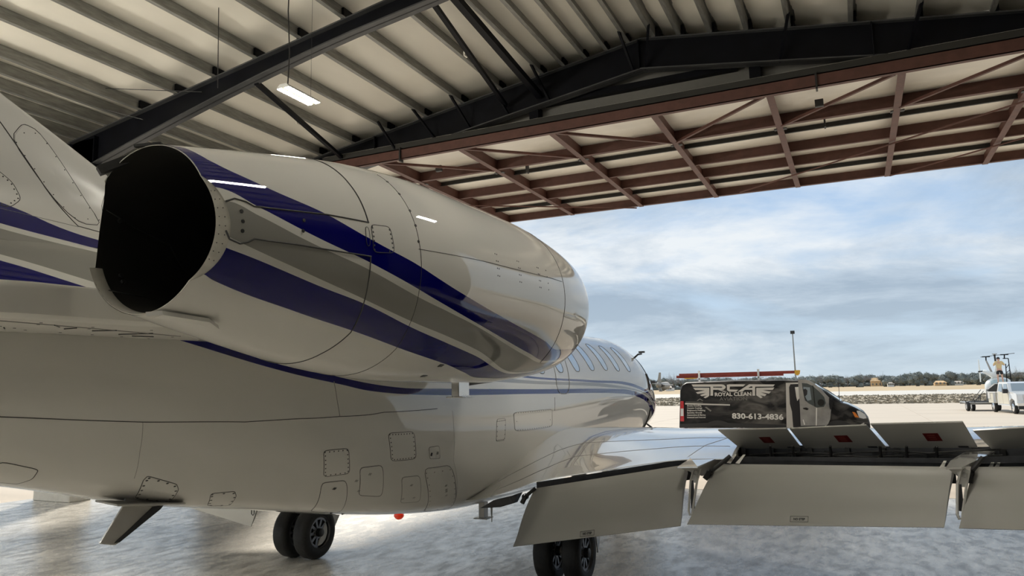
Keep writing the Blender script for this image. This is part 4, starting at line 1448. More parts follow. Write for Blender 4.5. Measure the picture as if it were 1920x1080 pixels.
MB().prism([Vector((-4.679, 3.99, 1.318)), Vector((-4.679, 3.965, 1.296)), c + Vector((.021, .004, .008)), c + Vector((.021, -.035, .010)), Vector((-4.679, 3.90, 1.322))], (.006, 0, .001)).build('leading_edge_boot', 'boot', vf)
MB().prism([(-4.78, 3.52, 1.42), (-4.55, 3.52, 1.40), (-4.55, 4.08, 1.335), (-4.66, 4.14, 1.31), (-4.78, 4.08, 1.31)], (0, 0, -.014)).build('base_plate', 'strut_paint', vf, bevel=.005)
MB().tube([(-6.62, 6.9, .80), (-6.62, 6.9, .72), (-6.60, 6.9, .705), (-6.58, 6.9, .72), (-6.58, 6.9, .80)], .006, 6).build('tie_ring', 'black_paint', jet)


# ---- main landing gear
def wheel(x, y, parent, out):
    w = MB().lathe([(-.095, .205), (-.105, .25), (-.10, .285), (-.085, .312), (-.055, .328), (0, .332), (.055, .328), (.085, .312), (.10, .285), (.105, .25), (.095, .205)], (x, y, .332), (1, 0, 0), 56)
    wo2 = w.build('tyre', 'rubber', parent, smooth=True, angle=60)
    rim = MB().lathe([(-.09, .208), (-.095, .20), (-.07, .185), (.07, .185), (.095, .20), (.09, .208)], (x, y, .332), (1, 0, 0), 40)
    rim.lathe([(out * .075, .187), (out * .075, .163), (out * .045, .155)], (x, y, .332), (1, 0, 0), 40)
    rim.lathe([(out * .045, .085), (out * .07, .07), (out * .07, .0)], (x, y, .332), (1, 0, 0), 28)
    for k in range(10):
        a_ = 2 * math.pi * k / 10
        p0 = Vector((x + out * .05, y + .06 * math.cos(a_), .332 + .06 * math.sin(a_)))
        p1 = Vector((x + out * .055, y + .168 * math.cos(a_), .332 + .168 * math.sin(a_)))
        rim.beam(p0, p1, .034, .03, up=(1, 0, 0))
    rm = rim.build('wheel_rim', 'wheel_metal', wo2, smooth=True, angle=35)
    MB().lathe([(out * .02, .17), (out * .02, .0)], (x, y, .332), (1, 0, 0), 28).build('brake_disc', 'dark_duct', wo2)
    MB().lathe([(out * .06, .055), (out * .115, .05), (out * .125, .03), (out * .125, 0)], (x, y, .332), (1, 0, 0), 20).build('hub_cap', 'dark_metal', wo2, smooth=True, angle=40)


GY = 7.96
for gx, sgn in ((-6.72, -1), (-3.08, 1)):
    gear = MB()
    gear.tube([(gx, GY, .332), (gx, GY + .55, .52)], .055, 12)
    gear.tube([(gx, GY + .55, .52), (gx, GY + .62, 1.25)], .07, 12)
    gear.tube([(gx, GY + .1, .42), (gx, GY + .45, 1.2)], .045, 12)
    gear.tube([(gx - .17, GY, .332), (gx + .17, GY, .332)], .045, 12)
    g = gear.build('landing_gear', 'strut_paint', jet, smooth=True, angle=40)
    for dx in (-.165, .165):
        wheel(gx + dx, GY, g, 1)
    # gear door hanging outboard of / ahead of the wheels
    if sgn < 0:
        MB().prism([(-6.50, 8.28, .80), (-6.50, 8.62, .80), (-6.50, 8.14, .16), (-6.50, 8.0, .13), (-6.50, 7.92, .14)], (.02, 0, 0)).build('gear_door', 'strut_paint', jet, bevel=.006)
        MB().tube([(-6.5, 8.02, .72), (-6.48, 7.98, .66), (-6.48, 7.98, .60)], .012, 6).build('door_link', 'strut_paint', jet)
    else:
        MB().prism([(-2.86, 8.2, .95), (-2.86, 8.6, .95), (-2.86, 8.46, .30), (-2.86, 8.40, .24)], (.015, 0, 0)).build('gear_door', 'paint_white', jet, bevel=.006)
# nose gear
ng = MB().tube([(CX, 15.6, .3), (CX, 15.6, 1.1)], .05, 12).build('nose_gear', 'strut_paint', jet, smooth=True, angle=40)
for dx in (-.1, .1):
    MB().lathe([(-.06, .12), (-.065, .18), (-.04, .215), (0, .22), (.04, .215), (.065, .18), (.06, .12), (.0, .0)], (CX + dx, 15.55, .22), (1, 0, 0), 32).build('tyre', 'rubber', ng, smooth=True, angle=60)
MB().prism([(CX + .18, 15.2, .55), (CX + .18, 15.9, .55), (CX + .16, 15.9, 1.0), (CX + .16, 15.2, .95)], (.012, 0, 0)).build('gear_door', 'paint_white', jet)

# ================================================================== OUTSIDE: THE VAN


VY = 24.15                      # near side of the van
VX0, VL = -5.32, 5.56


def vp(x, y, off=0.0):
    """van side point from photograph position"""
    P = at(x, y, VY)
    return Vector((P.x, VY - off, P.z))


m, n, l, b = new_mat('van_wrap')
b.inputs['Roughness'].default_value = 0.5
b.inputs['Coat Weight'].default_value = 0.0
b.inputs['Specular IOR Level'].default_value = 0.25
t = n.new('ShaderNodeTexCoord')
sx = n.new('ShaderNodeSeparateXYZ')
l.new(t.outputs['Object'], sx.inputs[0])
x = n.new('ShaderNodeTexNoise')
x.inputs['Scale'].default_value = 1.6
x.inputs['Detail'].default_value = 5
x.inputs['Distortion'].default_value = 1.2
mp = n.new('ShaderNodeMapping')
mp.inputs['Rotation'].default_value = (0, R(25), 0)
mp.inputs['Scale'].default_value = (0.8, 1, 1.9)
l.new(t.outputs['Object'], mp.inputs[0])
l.new(mp.outputs[0], x.inputs['Vector'])
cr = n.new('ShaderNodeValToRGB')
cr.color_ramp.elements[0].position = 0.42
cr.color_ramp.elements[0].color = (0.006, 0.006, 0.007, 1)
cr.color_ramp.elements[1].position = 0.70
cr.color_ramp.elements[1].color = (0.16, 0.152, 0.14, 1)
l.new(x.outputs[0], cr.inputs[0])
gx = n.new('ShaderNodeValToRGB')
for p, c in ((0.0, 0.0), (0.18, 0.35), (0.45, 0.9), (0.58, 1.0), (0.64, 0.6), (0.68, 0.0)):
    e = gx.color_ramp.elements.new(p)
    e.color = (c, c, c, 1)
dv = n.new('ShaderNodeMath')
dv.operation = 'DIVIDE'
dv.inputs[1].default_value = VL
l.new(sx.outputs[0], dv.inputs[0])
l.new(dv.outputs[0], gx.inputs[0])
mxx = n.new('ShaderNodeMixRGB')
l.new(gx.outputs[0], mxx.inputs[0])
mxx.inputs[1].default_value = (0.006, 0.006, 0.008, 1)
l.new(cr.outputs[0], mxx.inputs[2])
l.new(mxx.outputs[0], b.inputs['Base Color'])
pmat('van_black', (0.006, 0.006, 0.008), 0.22, coat=0.8)
pmat('van_plastic', (0.018, 0.018, 0.02), 0.5)
pmat('van_grey', (0.33, 0.325, 0.31), 0.35, coat=0.6, noise=0.25, nscale=3)
pmat('van_jamb', (0.60, 0.585, 0.55), 0.4)
pmat('van_roof', (0.70, 0.71, 0.72), 0.3, coat=0.5)
pmat('decal_silver', (0.68, 0.665, 0.63), 0.7, spec=0.1)
pmat('decal_dim', (0.24, 0.235, 0.22), 0.7, spec=0.1)
pmat('decal_white', (0.85, 0.84, 0.80), 0.7, spec=0.1)
pmat('glass_dark', (0.10, 0.115, 0.115), 0.05, coat=1.0)
pmat('glass_sky', (0.30, 0.36, 0.40), 0.05, coat=1.0)
pmat('tail_red', (0.55, 0.01, 0.015), 0.2, coat=0.6)
pmat('lens_clear', (0.70, 0.72, 0.74), 0.12, coat=0.6)
pmat('amber', (0.75, 0.22, 0.03), 0.25)
pmat('ladder_red', (0.26, 0.030, 0.018), 0.5, noise=0.15)
pmat('ladder_yellow', (0.75, 0.42, 0.04), 0.5)
pmat('alloy', (0.5, 0.5, 0.5), 0.35, metal=0.9)
pmat('cab_dark', (0.03, 0.03, 0.034), 0.8)

van = empty('cargo_van', (VX0, VY, 0), 'black wrapped detailing van with silver winged lettering, red ladder on its roof', 'van')
prof = [(0.02, .42), (0.0, .80), (0.03, 1.2), (0.09, 2.0), (0.16, 2.17), (0.30, 2.25), (1.8, 2.275), (3.35, 2.255), (3.75, 2.22), (4.05, 2.12), (4.40, 1.90), (4.83, 1.555), (5.0, 1.50), (5.22, 1.385), (5.42, 1.24), (5.52, 1.08), (5.55, .92), (5.54, .62), (5.45, .42)]
bw = MB()
rows = []
for yv, ins in ((0.06, .055), (0.0, 0.0), (1.0, -0.012), (2.02, 0.0), (1.96, .055)):
    pass
sec = [(-.0, .06), (.02, .018), (.06, .0), (1.02, -.004), (1.98, 0.0), (2.02, .018), (2.04, .06)]
cxx = sum(p[0] for p in prof) / len(prof)
for dy, ins in sec:
    row = []
    for x, z in prof:
        k = 1 - ins / 1.1
        row.append((VX0 + 2.8 + (x - 2.8) * (1 - ins / 2.8), VY + dy, 1.3 + (z - 1.3) * (1 - ins / .95)))
    rows.append(row)
bw.grid(rows, closed_v=True)
bw.f.append(tuple(range(len(prof))))
bw.f.append(tuple(len(bw.v) - len(prof) + k for k in range(len(prof)))[::-1])
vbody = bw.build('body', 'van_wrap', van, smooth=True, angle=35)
MB().prism([(VX0 + x, VY + .12, z + .004) for x, z in ((.22, 2.22), (.35, 2.262), (1.8, 2.283), (3.35, 2.263), (3.75, 2.23), (4.02, 2.13))] + [(VX0 + 4.0, VY + .12, 2.11), (VX0 + .25, VY + .12, 2.16)], (0, 1.8, 0)).build('roof_skin', 'van_roof', van)
MB().prism([(VX0 + 4.07, VY + .14, 2.115), (VX0 + 4.42, VY + .10, 1.90), (VX0 + 4.80, VY + .08, 1.592), (VX0 + 4.80, VY + 1.96, 1.592), (VX0 + 4.42, VY + 1.94, 1.90), (VX0 + 4.07, VY + 1.90, 2.115)], (.012, 0, .014)).build('windscreen', 'glass_sky', van)
MB().prism([(VX0 + x, VY + .10, z + .004) for x, z in ((4.86, 1.55), (5.0, 1.505), (5.22, 1.39), (5.40, 1.265))] + [(VX0 + 5.38, VY + .1, 1.22), (VX0 + 4.86, VY + .1, 1.48)], (0, 1.84, 0)).build('bonnet', 'van_black', van)


def side_poly(name, mat, pts, off=.006, th=.012, parent=None, dy=0.0):
    return MB().prism([vp(x, y, off) + Vector((0, dy, 0)) for x, y in pts], (0, -th, 0)).build(name, mat, parent or van)


def arc(cx_, cy_, r, a0, a1, k=14, sy=1.0):
    return [(cx_ + r * math.cos(a0 + (a1 - a0) * i / k), cy_ - sy * r * math.sin(a0 + (a1 - a0) * i / k)) for i in range(k + 1)]


side_poly('sill', 'van_plastic', [(1275, 803), (1275, 795), (1320, 793), (1370, 793), (1474, 797), (1474, 812), (1560, 812), (1600, 812), (1600, 830), (1275, 832)], .010)
for cx_, px_ in ((1346, 1346), (1571, 1571)):
    side_poly('wheel_arch', 'van_plastic', arc(px_, 828, 40, 0, math.pi, 16), .012, .012)
    side_poly('arch_hollow', 'rubber', arc(px_, 830, 33, 0, math.pi, 16), .022, .012)
    c = vp(px_, 828)
    w = MB().lathe([(.0, .22), (-.02, .36), (.03, .40), (.17, .40), (.2, .36), (.2, .0)], (c.x, VY + .02, .40), (0, 1, 0), 36).build('wheel', 'rubber', van, smooth=True, angle=50)
    MB().lathe([(-.012, .0), (-.02, .12), (.0, .24)], (c.x, VY + .02, .40), (0, 1, 0), 28).build('wheel_trim', 'alloy', w)
    MB().lathe([(.0, .22), (-.02, .36), (.03, .40), (.17, .40), (.2, .36), (.2, .0)], (c.x, VY + 1.85, .40), (0, 1, 0), 36).build('wheel', 'rubber', van, smooth=True, angle=50)
tl = side_poly('tail_light', 'tail_red', [(1276, 752), (1282, 752), (1283, 790), (1276, 790)], .008, .02)
side_poly('reversing_lens', 'lens_clear', [(1276.5, 766), (1282, 766), (1282, 780), (1276.5, 780)], .03, .004, tl)
side_poly('slide_rail', 'decal_silver', [(1285, 755.5), (1369, 758), (1369, 760.5), (1285, 758.3)], .02, .02)
side_poly('rail_trim', 'decal_dim', [(1286, 753), (1318, 754), (1318, 755), (1286, 754)], .012, .01)
side_poly('door_gap', 'black_paint', [(1472.8, 718.5), (1474.2, 718.5), (1475, 756), (1473.6, 756)], .010, .004)
# front door opening: pale jamb, flat dark panel painted as the shaded cab
side_poly('door_jamb', 'van_jamb', [(1473.5, 718), (1499, 717), (1499, 720), (1482, 720.5), (1479.5, 726), (1481, 757), (1485, 772), (1487.5, 803), (1475, 803)], .010, .008)
cabv = side_poly('cab_dark_panel', 'cab_dark', [(1480, 724), (1483, 721), (1500, 720), (1504, 805), (1488, 805), (1485, 772), (1481, 757)], .007, .006)
side_poly('cab_far_window', 'decal_white', [(1490.5, 726), (1500, 725), (1500, 745), (1495, 752), (1493, 744)], .014, .004, cabv)
# the open passenger door
dh = vp(1557, 790)
Dd = empty('passenger_door', dh)
Dd.parent = van
Dd.location = dh - Vector(van['_o'])


def dp(x, y, o=0.0):
    """door points: swung open a little about its front hinge"""
    P = vp(x, y)
    k = (dh.x - P.x)
    a_ = R(11)
    return Vector((dh.x - k * math.cos(a_) - o * math.sin(a_), VY - .03 - k * math.sin(a_) - o * math.cos(a_), P.z + k * .02))


def dpoly(name, mat, pts, o, th, parent):
    q = [dp(x, y, o) for x, y in pts]
    nrm = Vector((-math.sin(R(11)), -math.cos(R(11)), 0))
    return MB().prism(q, nrm * th).build(name, mat, parent)


outl = [(1496.5, 712.5), (1508, 712.5), (1517, 714), (1527, 719.5), (1541, 731), (1557, 748), (1558.5, 768), (1557, 786), (1553, 795), (1547, 800), (1502, 803), (1500, 760)]
dskin = dpoly('door_skin', 'van_grey', outl, 0, .03, Dd)
wsh = [(1504, 719), (1514, 719.8), (1524, 724), (1536, 734), (1546, 744.5), (1549, 756), (1545, 763), (1532, 764.5), (1517, 757), (1510, 751.5), (1507.5, 742), (1505, 728)]
dg = dpoly('window_glass', 'glass_dark', wsh, .031, .004, Dd)
dpoly('window_bar', 'black_paint', [(1524, 723), (1525.5, 724), (1529.5, 763), (1528, 763)], .036, .004, Dd)
dpoly('window_view', 'glass_sky', [(1506.5, 726), (1519, 727), (1522, 750), (1515, 752), (1511, 748), (1508.5, 741)], .036, .002, Dd)
dpoly('seat_shape', 'cab_dark', [(1506.5, 731), (1511, 729.5), (1514.5, 733), (1514, 740), (1510, 744), (1514, 752), (1511.5, 751.5), (1508.5, 743)], .039, .002, Dd)  # dark seat shape laid on the window glass
dpoly('steering_wheel', 'black_paint', arc(1540, 755, 6.5, 0, 6.28, 16), .037, .002, Dd)
dpoly('door_handle', 'black_paint', [(1506, 765.5), (1512, 764.5), (1517, 767), (1514, 769.5), (1507, 767.5)], .031, .012, Dd)
dpoly('crease', 'decal_white', [(1530.3, 764.5), (1532.5, 765), (1531.8, 798), (1530, 798)], .031, .002, Dd)
dpoly('crease', 'decal_white', [(1505.5, 787), (1507, 787), (1510, 796.5), (1508, 797)], .031, .002, Dd)
dpoly('rub_strip', 'van_plastic', [(1502, 799), (1548, 797.5), (1545, 801), (1502, 804)], .031, .012, Dd)
side_poly('mirror', 'van_black', [(1555, 746), (1561, 745.5), (1562.5, 750), (1561, 766), (1557, 767), (1555, 757)], .22, .12)
MB().beam(vp(1556, 764), vp(1558, 762, .24), .05, .05).build('mirror_arm', 'van_black', van)
side_poly('door_handle', 'van_plastic', [(1460, 764), (1468, 765), (1468, 767), (1460, 766.5)], .008, .02)
hl = side_poly('headlight', 'lens_clear', [(1606, 770), (1612, 770), (1622, 777), (1625, 784), (1619, 785), (1611, 783)], .012, .03)
side_poly('turn_signal', 'amber', [(1598, 772), (1603, 773), (1611, 783), (1603, 782)], .014, .02)
side_poly('bumper', 'van_plastic', [(1580, 800), (1614, 793), (1631, 795), (1632, 808), (1628, 830), (1585, 830)], .01, .02)
side_poly('fog_lamp', 'alloy', [(1613, 796), (1620, 792), (1621, 794), (1616, 799)], .035, .01)
MB().tube([vp(1574, 756) + Vector((0, .25, 0)), vp(1571.5, 708) + Vector((0, .25, 0))], .008, 6).build('whip_antenna', 'black_paint', van)

# lettering and wings, flat print on the side
SIDE = lambda x, y, o=.004: Matrix(((1, 0, 0, vp(x, y).x), (0, 0, -1, VY - o), (0, 1, 0, vp(x, y).z), (0, 0, 0, 1)))
Z1 = lambda v: (1280 + v[0] / 9.6, 700 + v[1] / 9.6)
wing = []
L_ = [[(160, 200), (700, 198), (740, 205), (775, 235), (775, 262), (735, 295), (690, 300), (800, 330), (745, 332), (640, 296), (548, 296), (548, 402), (500, 402), (500, 240), (190, 240)],
      [(190, 262), (480, 262), (480, 400), (455, 425), (410, 448), (375, 432), (440, 395), (345, 412), (312, 390), (420, 350), (270, 370), (238, 342), (400, 305), (225, 300)],
      [(795, 205), (840, 198), (1130, 198), (1090, 235), (850, 238), (845, 290), (1000, 296), (965, 330), (840, 330), (800, 305)],
      [(1195, 198), (1660, 200), (1630, 238), (1305, 240), (1305, 402), (1255, 402), (1255, 296), (1120, 296), (1075, 330), (990, 330)],
      [(1650, 255), (1620, 297), (1440, 300), (1590, 330), (1555, 365), (1400, 340), (1510, 380), (1480, 412), (1395, 395), (1440, 430), (1405, 448), (1325, 395), (1325, 262)]]
for i, pl in enumerate(L_):
    MB().prism([vp(*Z1(p), .0045) for p in pl], (0, -.002, 0)).build('winged_logo', 'decal_silver', van)
for pl in ([(550, 238), (700, 238), (722, 250), (700, 262), (550, 262)], [(1180, 262), (1225, 235), (1255, 235), (1255, 262)], [(190, 243), (490, 243), (490, 258), (190, 258)], [(1315, 243), (1630, 243), (1630, 254), (1315, 254)]):
    MB().prism([vp(*Z1(p), .0068) for p in pl], (0, -.001, 0)).build('logo_gap', 'van_black', van)


def vtext(txt, x0, x1, ybase, h, mat, bold=.004, slope=0.0):
    a_ = vp(*Z1((x0, ybase)))
    b_ = vp(*Z1((x1, ybase)))
    hh = vp(*Z1((x0, ybase - h))).z - a_.z
    M = Matrix(((1, 0, 0, a_.x), (0, 0, -1, VY - .0045), (0, 1, 0, a_.z), (0, 0, 0, 1))) @ Matrix.Rotation(slope, 4, 'Z')
    text_mesh(txt, hh / .70, 'lettering', mat, M, van, .001, 1.0, bold, width=(b_.x - a_.x))


vtext('ROYAL CLEAN', 575, 1235, 410, 62, 'decal_silver', .006)
vtext('AVIATION', 665, 1160, 490, 60, 'decal_dim', -.001)
vtext('830-613-4836', 890, 1815, 810, 92, 'decal_white', .008, R(-1.6))
for i, (s_, w_) in enumerate((('Mobile Detailing', 335), ('Ceramic Coatings', 350), ('Brightwork Polishing', 405), ('Specialty Aircraft', 350), ('Automotive & Marine', 415), ('Licensed and Insured', 410))):
    vtext(s_, 80, w_, 597 + i * 41.5, 26, 'decal_silver', .002)
for pl in ([(400, 612), (425, 600), (520, 668), (500, 690)], [(255, 490), (310, 452), (370, 490), (355, 498), (310, 470), (270, 498)]):
    MB().prism([vp(*Z1(p), .0045) for p in pl], (0, -.001, 0)).build('emblem', 'decal_dim', van)

# roof rack posts
for px_ in (1311, 1422):
    q = at(px_, 700, VY + .45)
    MB().box(q.x - .03, q.x + .03, VY + .40, VY + .48, 2.22, 2.62).box(q.x - .02, q.x + .02, VY + .40, VY + 1.7, 2.34, 2.38).build('rack_bar', 'alloy', van)
# ladder
lad = empty('extension_ladder', (VX0 + .1, VY + .55, 2.40), 'red fibreglass extension ladder with yellow end lying on the van roof rack', 'ladder')
lz = 2.40
for y, x0, x1, dz in ((.5, -.02, 3.58, .06), (.88, -.02, 3.58, .06), (.54, -.12, 3.2, 0.0), (.84, -.12, 3.2, 0.0)):
    MB().box(VX0 + x0, VX0 + x1, VY + y, VY + y + .035, lz + dz, lz + dz + .085).build('side_rail', 'ladder_red', lad, bevel=.006)
for k in range(10):
    MB().tube([(VX0 + .15 + .33 * k, VY + .53, lz + .10), (VX0 + .15 + .33 * k, VY + .89, lz + .10)], .016, 8).build('rung', 'alloy', lad)
for y in (.495, .875):
    MB().prism([(VX0 + 3.56, VY + y, lz + .05), (VX0 + 3.62, VY + y, lz - .01), (VX0 + 3.68, VY + y, lz + .05), (VX0 + 3.70, VY + y, lz + .155), (VX0 + 3.56, VY + y, lz + .155)], (0, .045, 0)).build('end_shoe', 'ladder_yellow', lad)
MB().box(VX0 + .15, VX0 + .5, VY + .5, VY + .9, lz - .03, lz - .0).build('pulley_cover', 'ladder_yellow', lad)

# ================================================================== FARTHER OUT
pmat('truck_white', (0.80, 0.80, 0.78), 0.25, coat=0.8)
pmat('truck_side_sunlit', (0.72, 0.68, 0.56), 0.35, coat=0.4)  # white paint with the side's warm sunlight put into the colour
pmat('chrome', (0.75, 0.76, 0.78), 0.1, metal=1.0)
tp = at(1901, 776, 57.0)
TX, TY = tp.x, 57.0
ta = R(-8)
tr = empty('utility_truck', (TX + .9, TY + 2, 0), 'white utility pickup truck facing the hangar at the right edge', 'truck')


def TM(a_, b_, z):
    """truck frame: a_ back from the front axle, b_ across (0 = near side, grows to the right), z up"""
    return Vector((TX + a_ * math.sin(ta) + b_ * math.cos(ta), TY + a_ * math.cos(ta) - b_ * math.sin(ta), z))


def tbox(mb, a0, a1, b0, b1, z0, z1):
    return mb.hexa([TM(a0, b0, z0), TM(a0, b1, z0), TM(a1, b1, z0), TM(a1, b0, z0), TM(a0, b0, z1), TM(a0, b1, z1), TM(a1, b1, z1), TM(a1, b0, z1)])


cabm = MB()
prof_t = [(-.85, .55), (-.88, 1.0), (-.85, 1.28), (-.3, 1.36), (.45, 1.40), (.95, 1.95), (1.15, 2.03), (2.6, 2.03), (2.75, 1.95), (2.8, 1.3), (2.8, .5), (.5, .5), (.42, .85), (.0, .98), (-.42, .85), (-.5, .55)]
cabm.grid([[TM(a_, b0 + (0 if z < 1.42 else di), z) for a_, z in prof_t] for b0, di in ((-.02, .12), (0.0, .10), (2.0, -.10), (2.02, -.12))], closed_v=True)
cabm.f.append(tuple(range(16)))
cabm.f.append(tuple(range(48, 64))[::-1])
cabo = cabm.build('cab', 'truck_white', tr, smooth=True, angle=25)
MB().prism([TM(.50, .18, 1.44), TM(.50, 1.82, 1.44), TM(.93, 1.72, 1.92), TM(.93, .28, 1.92)], (0, -.02, .015)).build('windscreen', 'glass_sky', tr)
for a0, a1 in ((.75, 1.55), (1.65, 2.45)):
    MB().prism([TM(a0 + (.0 if a0 > 1 else -.15), -.03, 1.42), TM(a1, -.03, 1.42), TM(a1, .07, 1.9), TM(a0 + .25, .07, 1.9)], (-.012, 0, 0)).build('side_window', 'glass_sky', tr)
tbox(MB(), .55, 1.6, -.04, -.022, .6, 1.36).build('front_door', 'truck_side_sunlit', tr)
tbox(MB(), 1.64, 2.6, -.04, -.022, .6, 1.36).build('rear_door', 'truck_side_sunlit', tr)
gr = tbox(MB(), -.93, -.86, .35, 1.65, .78, 1.22).build('grille', 'chrome', tr)
for z in (.86, 1.0, 1.13):
    tbox(MB(), -.95, -.92, .45, 1.55, z - .035, z + .03).build('grille_slot', 'black_paint', gr)
for b0 in (.05, 1.68):
    tbox(MB(), -.92, -.84, b0, b0 + .28, .85, 1.2).build('headlight', 'lens_clear', tr)
tbox(MB(), -1.02, -.85, -.02, 2.02, .52, .70).build('chrome_bumper', 'chrome', tr)
tbox(MB(), -.98, -.8, .02, 1.98, .30, .52).build('air_dam', 'black_paint', tr)
tbox(MB(), .55, .75, -.30, -.04, 1.30, 1.58).build('mirror', 'van_plastic', tr)
bedo = tbox(MB(), 2.9, 4.55, -.06, 2.1, .62, 1.34).build('service_bed', 'truck_side_sunlit', tr)
tbox(MB(), 2.92, 3.4, -.09, -.06, .66, 1.30).build('tool_locker', 'alloy', bedo)
tbox(MB(), 4.1, 4.55, -.09, -.06, .9, 1.30).build('tool_locker', 'truck_white', bedo)
tbox(MB(), 2.85, 4.6, -.10, 2.14, 1.32, 1.38).build('bed_rail', 'truck_white', bedo)
for a_, b0 in ((0, .0), (0, 1.78), (3.7, -.05), (3.7, 1.8)):
    c = TM(a_, b0, .40)
    ax = Vector((math.cos(ta), -math.sin(ta), 0))
    w = MB().lathe([(.0, .24), (.0, .36), (.04, .40), (.2, .40), (.24, .36), (.24, 0)], c, ax, 28).build('wheel', 'rubber', tr, smooth=True, angle=50)
    MB().lathe([(-.01, 0), (-.03, .1), (-.005, .25)], c, ax, 20).build('wheel_trim', 'chrome', w)

# trailer with a helicopter on it
trl = empty('helicopter_trailer', (8.3, 64.5, 0), 'low steel trailer with a black tank box, carrying the helicopter', 'trailer')
A = lambda x, y, Y=64.0: at(x, y, Y)
pmat('trailer_steel', (0.35, 0.35, 0.34), 0.45, metal=0.4)
fr = MB()
zt = .62
fr.box(6.9, 9.4, 62.8, 66.2, zt - .06, zt).beam((6.9, 63.0, zt - .1), (9.6, 63.0, zt - .1), .1, .14).beam((6.9, 66.0, zt - .1), (9.6, 66.0, zt - .1), .1, .14)
fr.build('deck', 'trailer_steel', trl)
for x, y in ((7.05, 62.9), (7.42, 63.4), (9.0, 63.4)):
    w = MB().lathe([(-.1, .1), (-.1, .30), (-.07, .34), (.07, .34), (.1, .30), (.1, .1)], (x, y, .335), (1, .12, 0), 24).build('wheel', 'rubber', trl, smooth=True, angle=50)
    MB().lathe([(-.105, 0), (-.105, .2)], (x, y, .335), (1, .12, 0), 16).build('wheel_rim', 'alloy', w)
MB().tube([(6.95, 62.8, zt), (6.85, 62.8, .95), (7.4, 62.8, .98), (7.5, 62.8, zt)], .03, 8).build('mudguard', 'black_paint', trl)
for a_, b_ in (((7.3, 63.2, zt), (8.0, 63.3, 1.5)), ((7.5, 63.0, zt), (8.15, 63.2, 1.4)), ((7.7, 65, zt), (8.2, 64.6, 1.2))):
    MB().tube([a_, b_], .022, 6).build('ramp_strut', 'dark_metal', trl)
p0, p1, p2, p3, p4 = A(1853, 752, 62.4), A(1853, 730, 62.4), A(1866, 720, 62.4), A(1884, 719, 62.4), A(1884, 752, 62.4)
bx = MB().prism([p0, p1, p2, p3, p4], (0, .9, 0)).build('tank_box', 'black_paint', trl)
q = A(1875, 718.6, 62.2)
DECKZ = q.z
MB().box(p2.x, p3.x + .1, 61.9, 63.3, DECKZ - .05, DECKZ - .004).build('walkway', 'trailer_steel', trl)
ldt = MB()
l0, l1, l2, l3 = A(1880, 672, 63.2), A(1890.5, 672, 63.2), A(1896, 716, 63.2), A(1888, 716, 63.2)
for a_, b_ in ((l0, l1), (l1, l2), (A(1885.5, 682, 63.2), l3)):
    ldt.tube([a_, b_], .03, 6)
for k in (.25, .5, .75):
    a_ = A(1885.5, 682, 63.2).lerp(l3, k)
    b_ = l1.lerp(l2, k)
    ldt.tube([a_, b_], .022, 6)
ldt.build('access_ladder', 'frame_steel', trl)

heli = empty('helicopter', (8.1, 64.3, zt + .01), 'small white helicopter tied down on the trailer, rotor held by brackets', 'helicopter')
pmat('heli_white', (0.80, 0.83, 0.81), 0.3, coat=0.6)
pmat('bubble_glass', (0.42, 0.52, 0.52), 0.06, coat=1.0)
c0, c1 = A(1872, 720), A(1872, 703)
hr = c1.z - c0.z
rows = []
for i in range(13):
    a_ = math.pi * i / 12
    xx = -math.cos(a_)
    rr_ = math.sin(a_) ** .6
    rows.append([(c0.x + xx * .86, 64.0 + .72 * rr_ * math.cos(2 * math.pi * k / 20), 1.62 + .75 * rr_ * math.sin(2 * math.pi * k / 20) + .05 * xx) for k in range(20)])
MB().grid(rows, closed_v=True).build('cabin', 'heli_white', heli, smooth=True)
rows = []
for i in range(9):
    u_ = -.75 + 1.1 * i / 8
    rr_ = (1 - u_ * u_) ** .3
    rows.append([(c0.x + u_ * .86 + .12, 64.0 - .80 * rr_ * math.cos(v_), 1.68 + .70 * rr_ * math.sin(v_)) for v_ in [-.35 + 1.25 * k / 8 for k in range(9)]])
MB().grid(rows).build('bubble_window', 'bubble_glass', heli, smooth=True)
MB().tube([A(1869, 706), A(1858, 701), A(1843, 695.5)], [.30, .22, .10], 14).build('tail_boom', 'heli_white', heli, smooth=True)
MB().tube([A(1872, 704), A(1869.5, 690), A(1867, 680)], [.26, .15, .11], 14).build('mast_fairing', 'heli_white', heli, smooth=True)
MB().tube([A(1867.3, 683), A(1865, 668), A(1864.5, 663.5)], [.07, .06, .09], 10).build('rotor_mast', 'dark_metal', heli)
ra, rb = A(1838.5, 669.5), A(1902, 662.3)
MB().beam(ra, rb, .17, .035).build('rotor_blade', 'dark_metal', heli)
MB().lathe([(-.05, .0), (-.04, .16), (.04, .16), (.06, 0)], A(1864.5, 663.8), (0, 0, 1), 14).build('rotor_hub', 'bare_metal', heli)
for x, y0, y1 in ((1848.5, 668.5, 676), (1883, 664.5, 673)):
    MB().tube([A(x, y0, 63.9), A(x + .3, y1, 63.9)], .04, 8).box(*[v for pq in [A(x, y0, 63.9)] for v in (pq.x - .24, pq.x + .24, 63.8, 64.0, pq.z - .05, pq.z + .02)]).build('blade_bracket', 'frame_steel', heli)
MB().tube([A(1849, 676, 63.9), A(1859, 697, 63.9)], [.05, .07], 8).build('bracket_post', 'trailer_steel', heli)
MB().tube([A(1834.5, 674, 64.6), A(1836.5, 693, 64.6), A(1838.5, 716, 64.6)], [.03, .06, .03], 8).build('tail_rotor', 'heli_white', heli)
MB().tube([A(1834, 697, 64.5), A(1844, 696, 64.4)], .05, 8).build('tail_gearbox', 'dark_metal', heli)
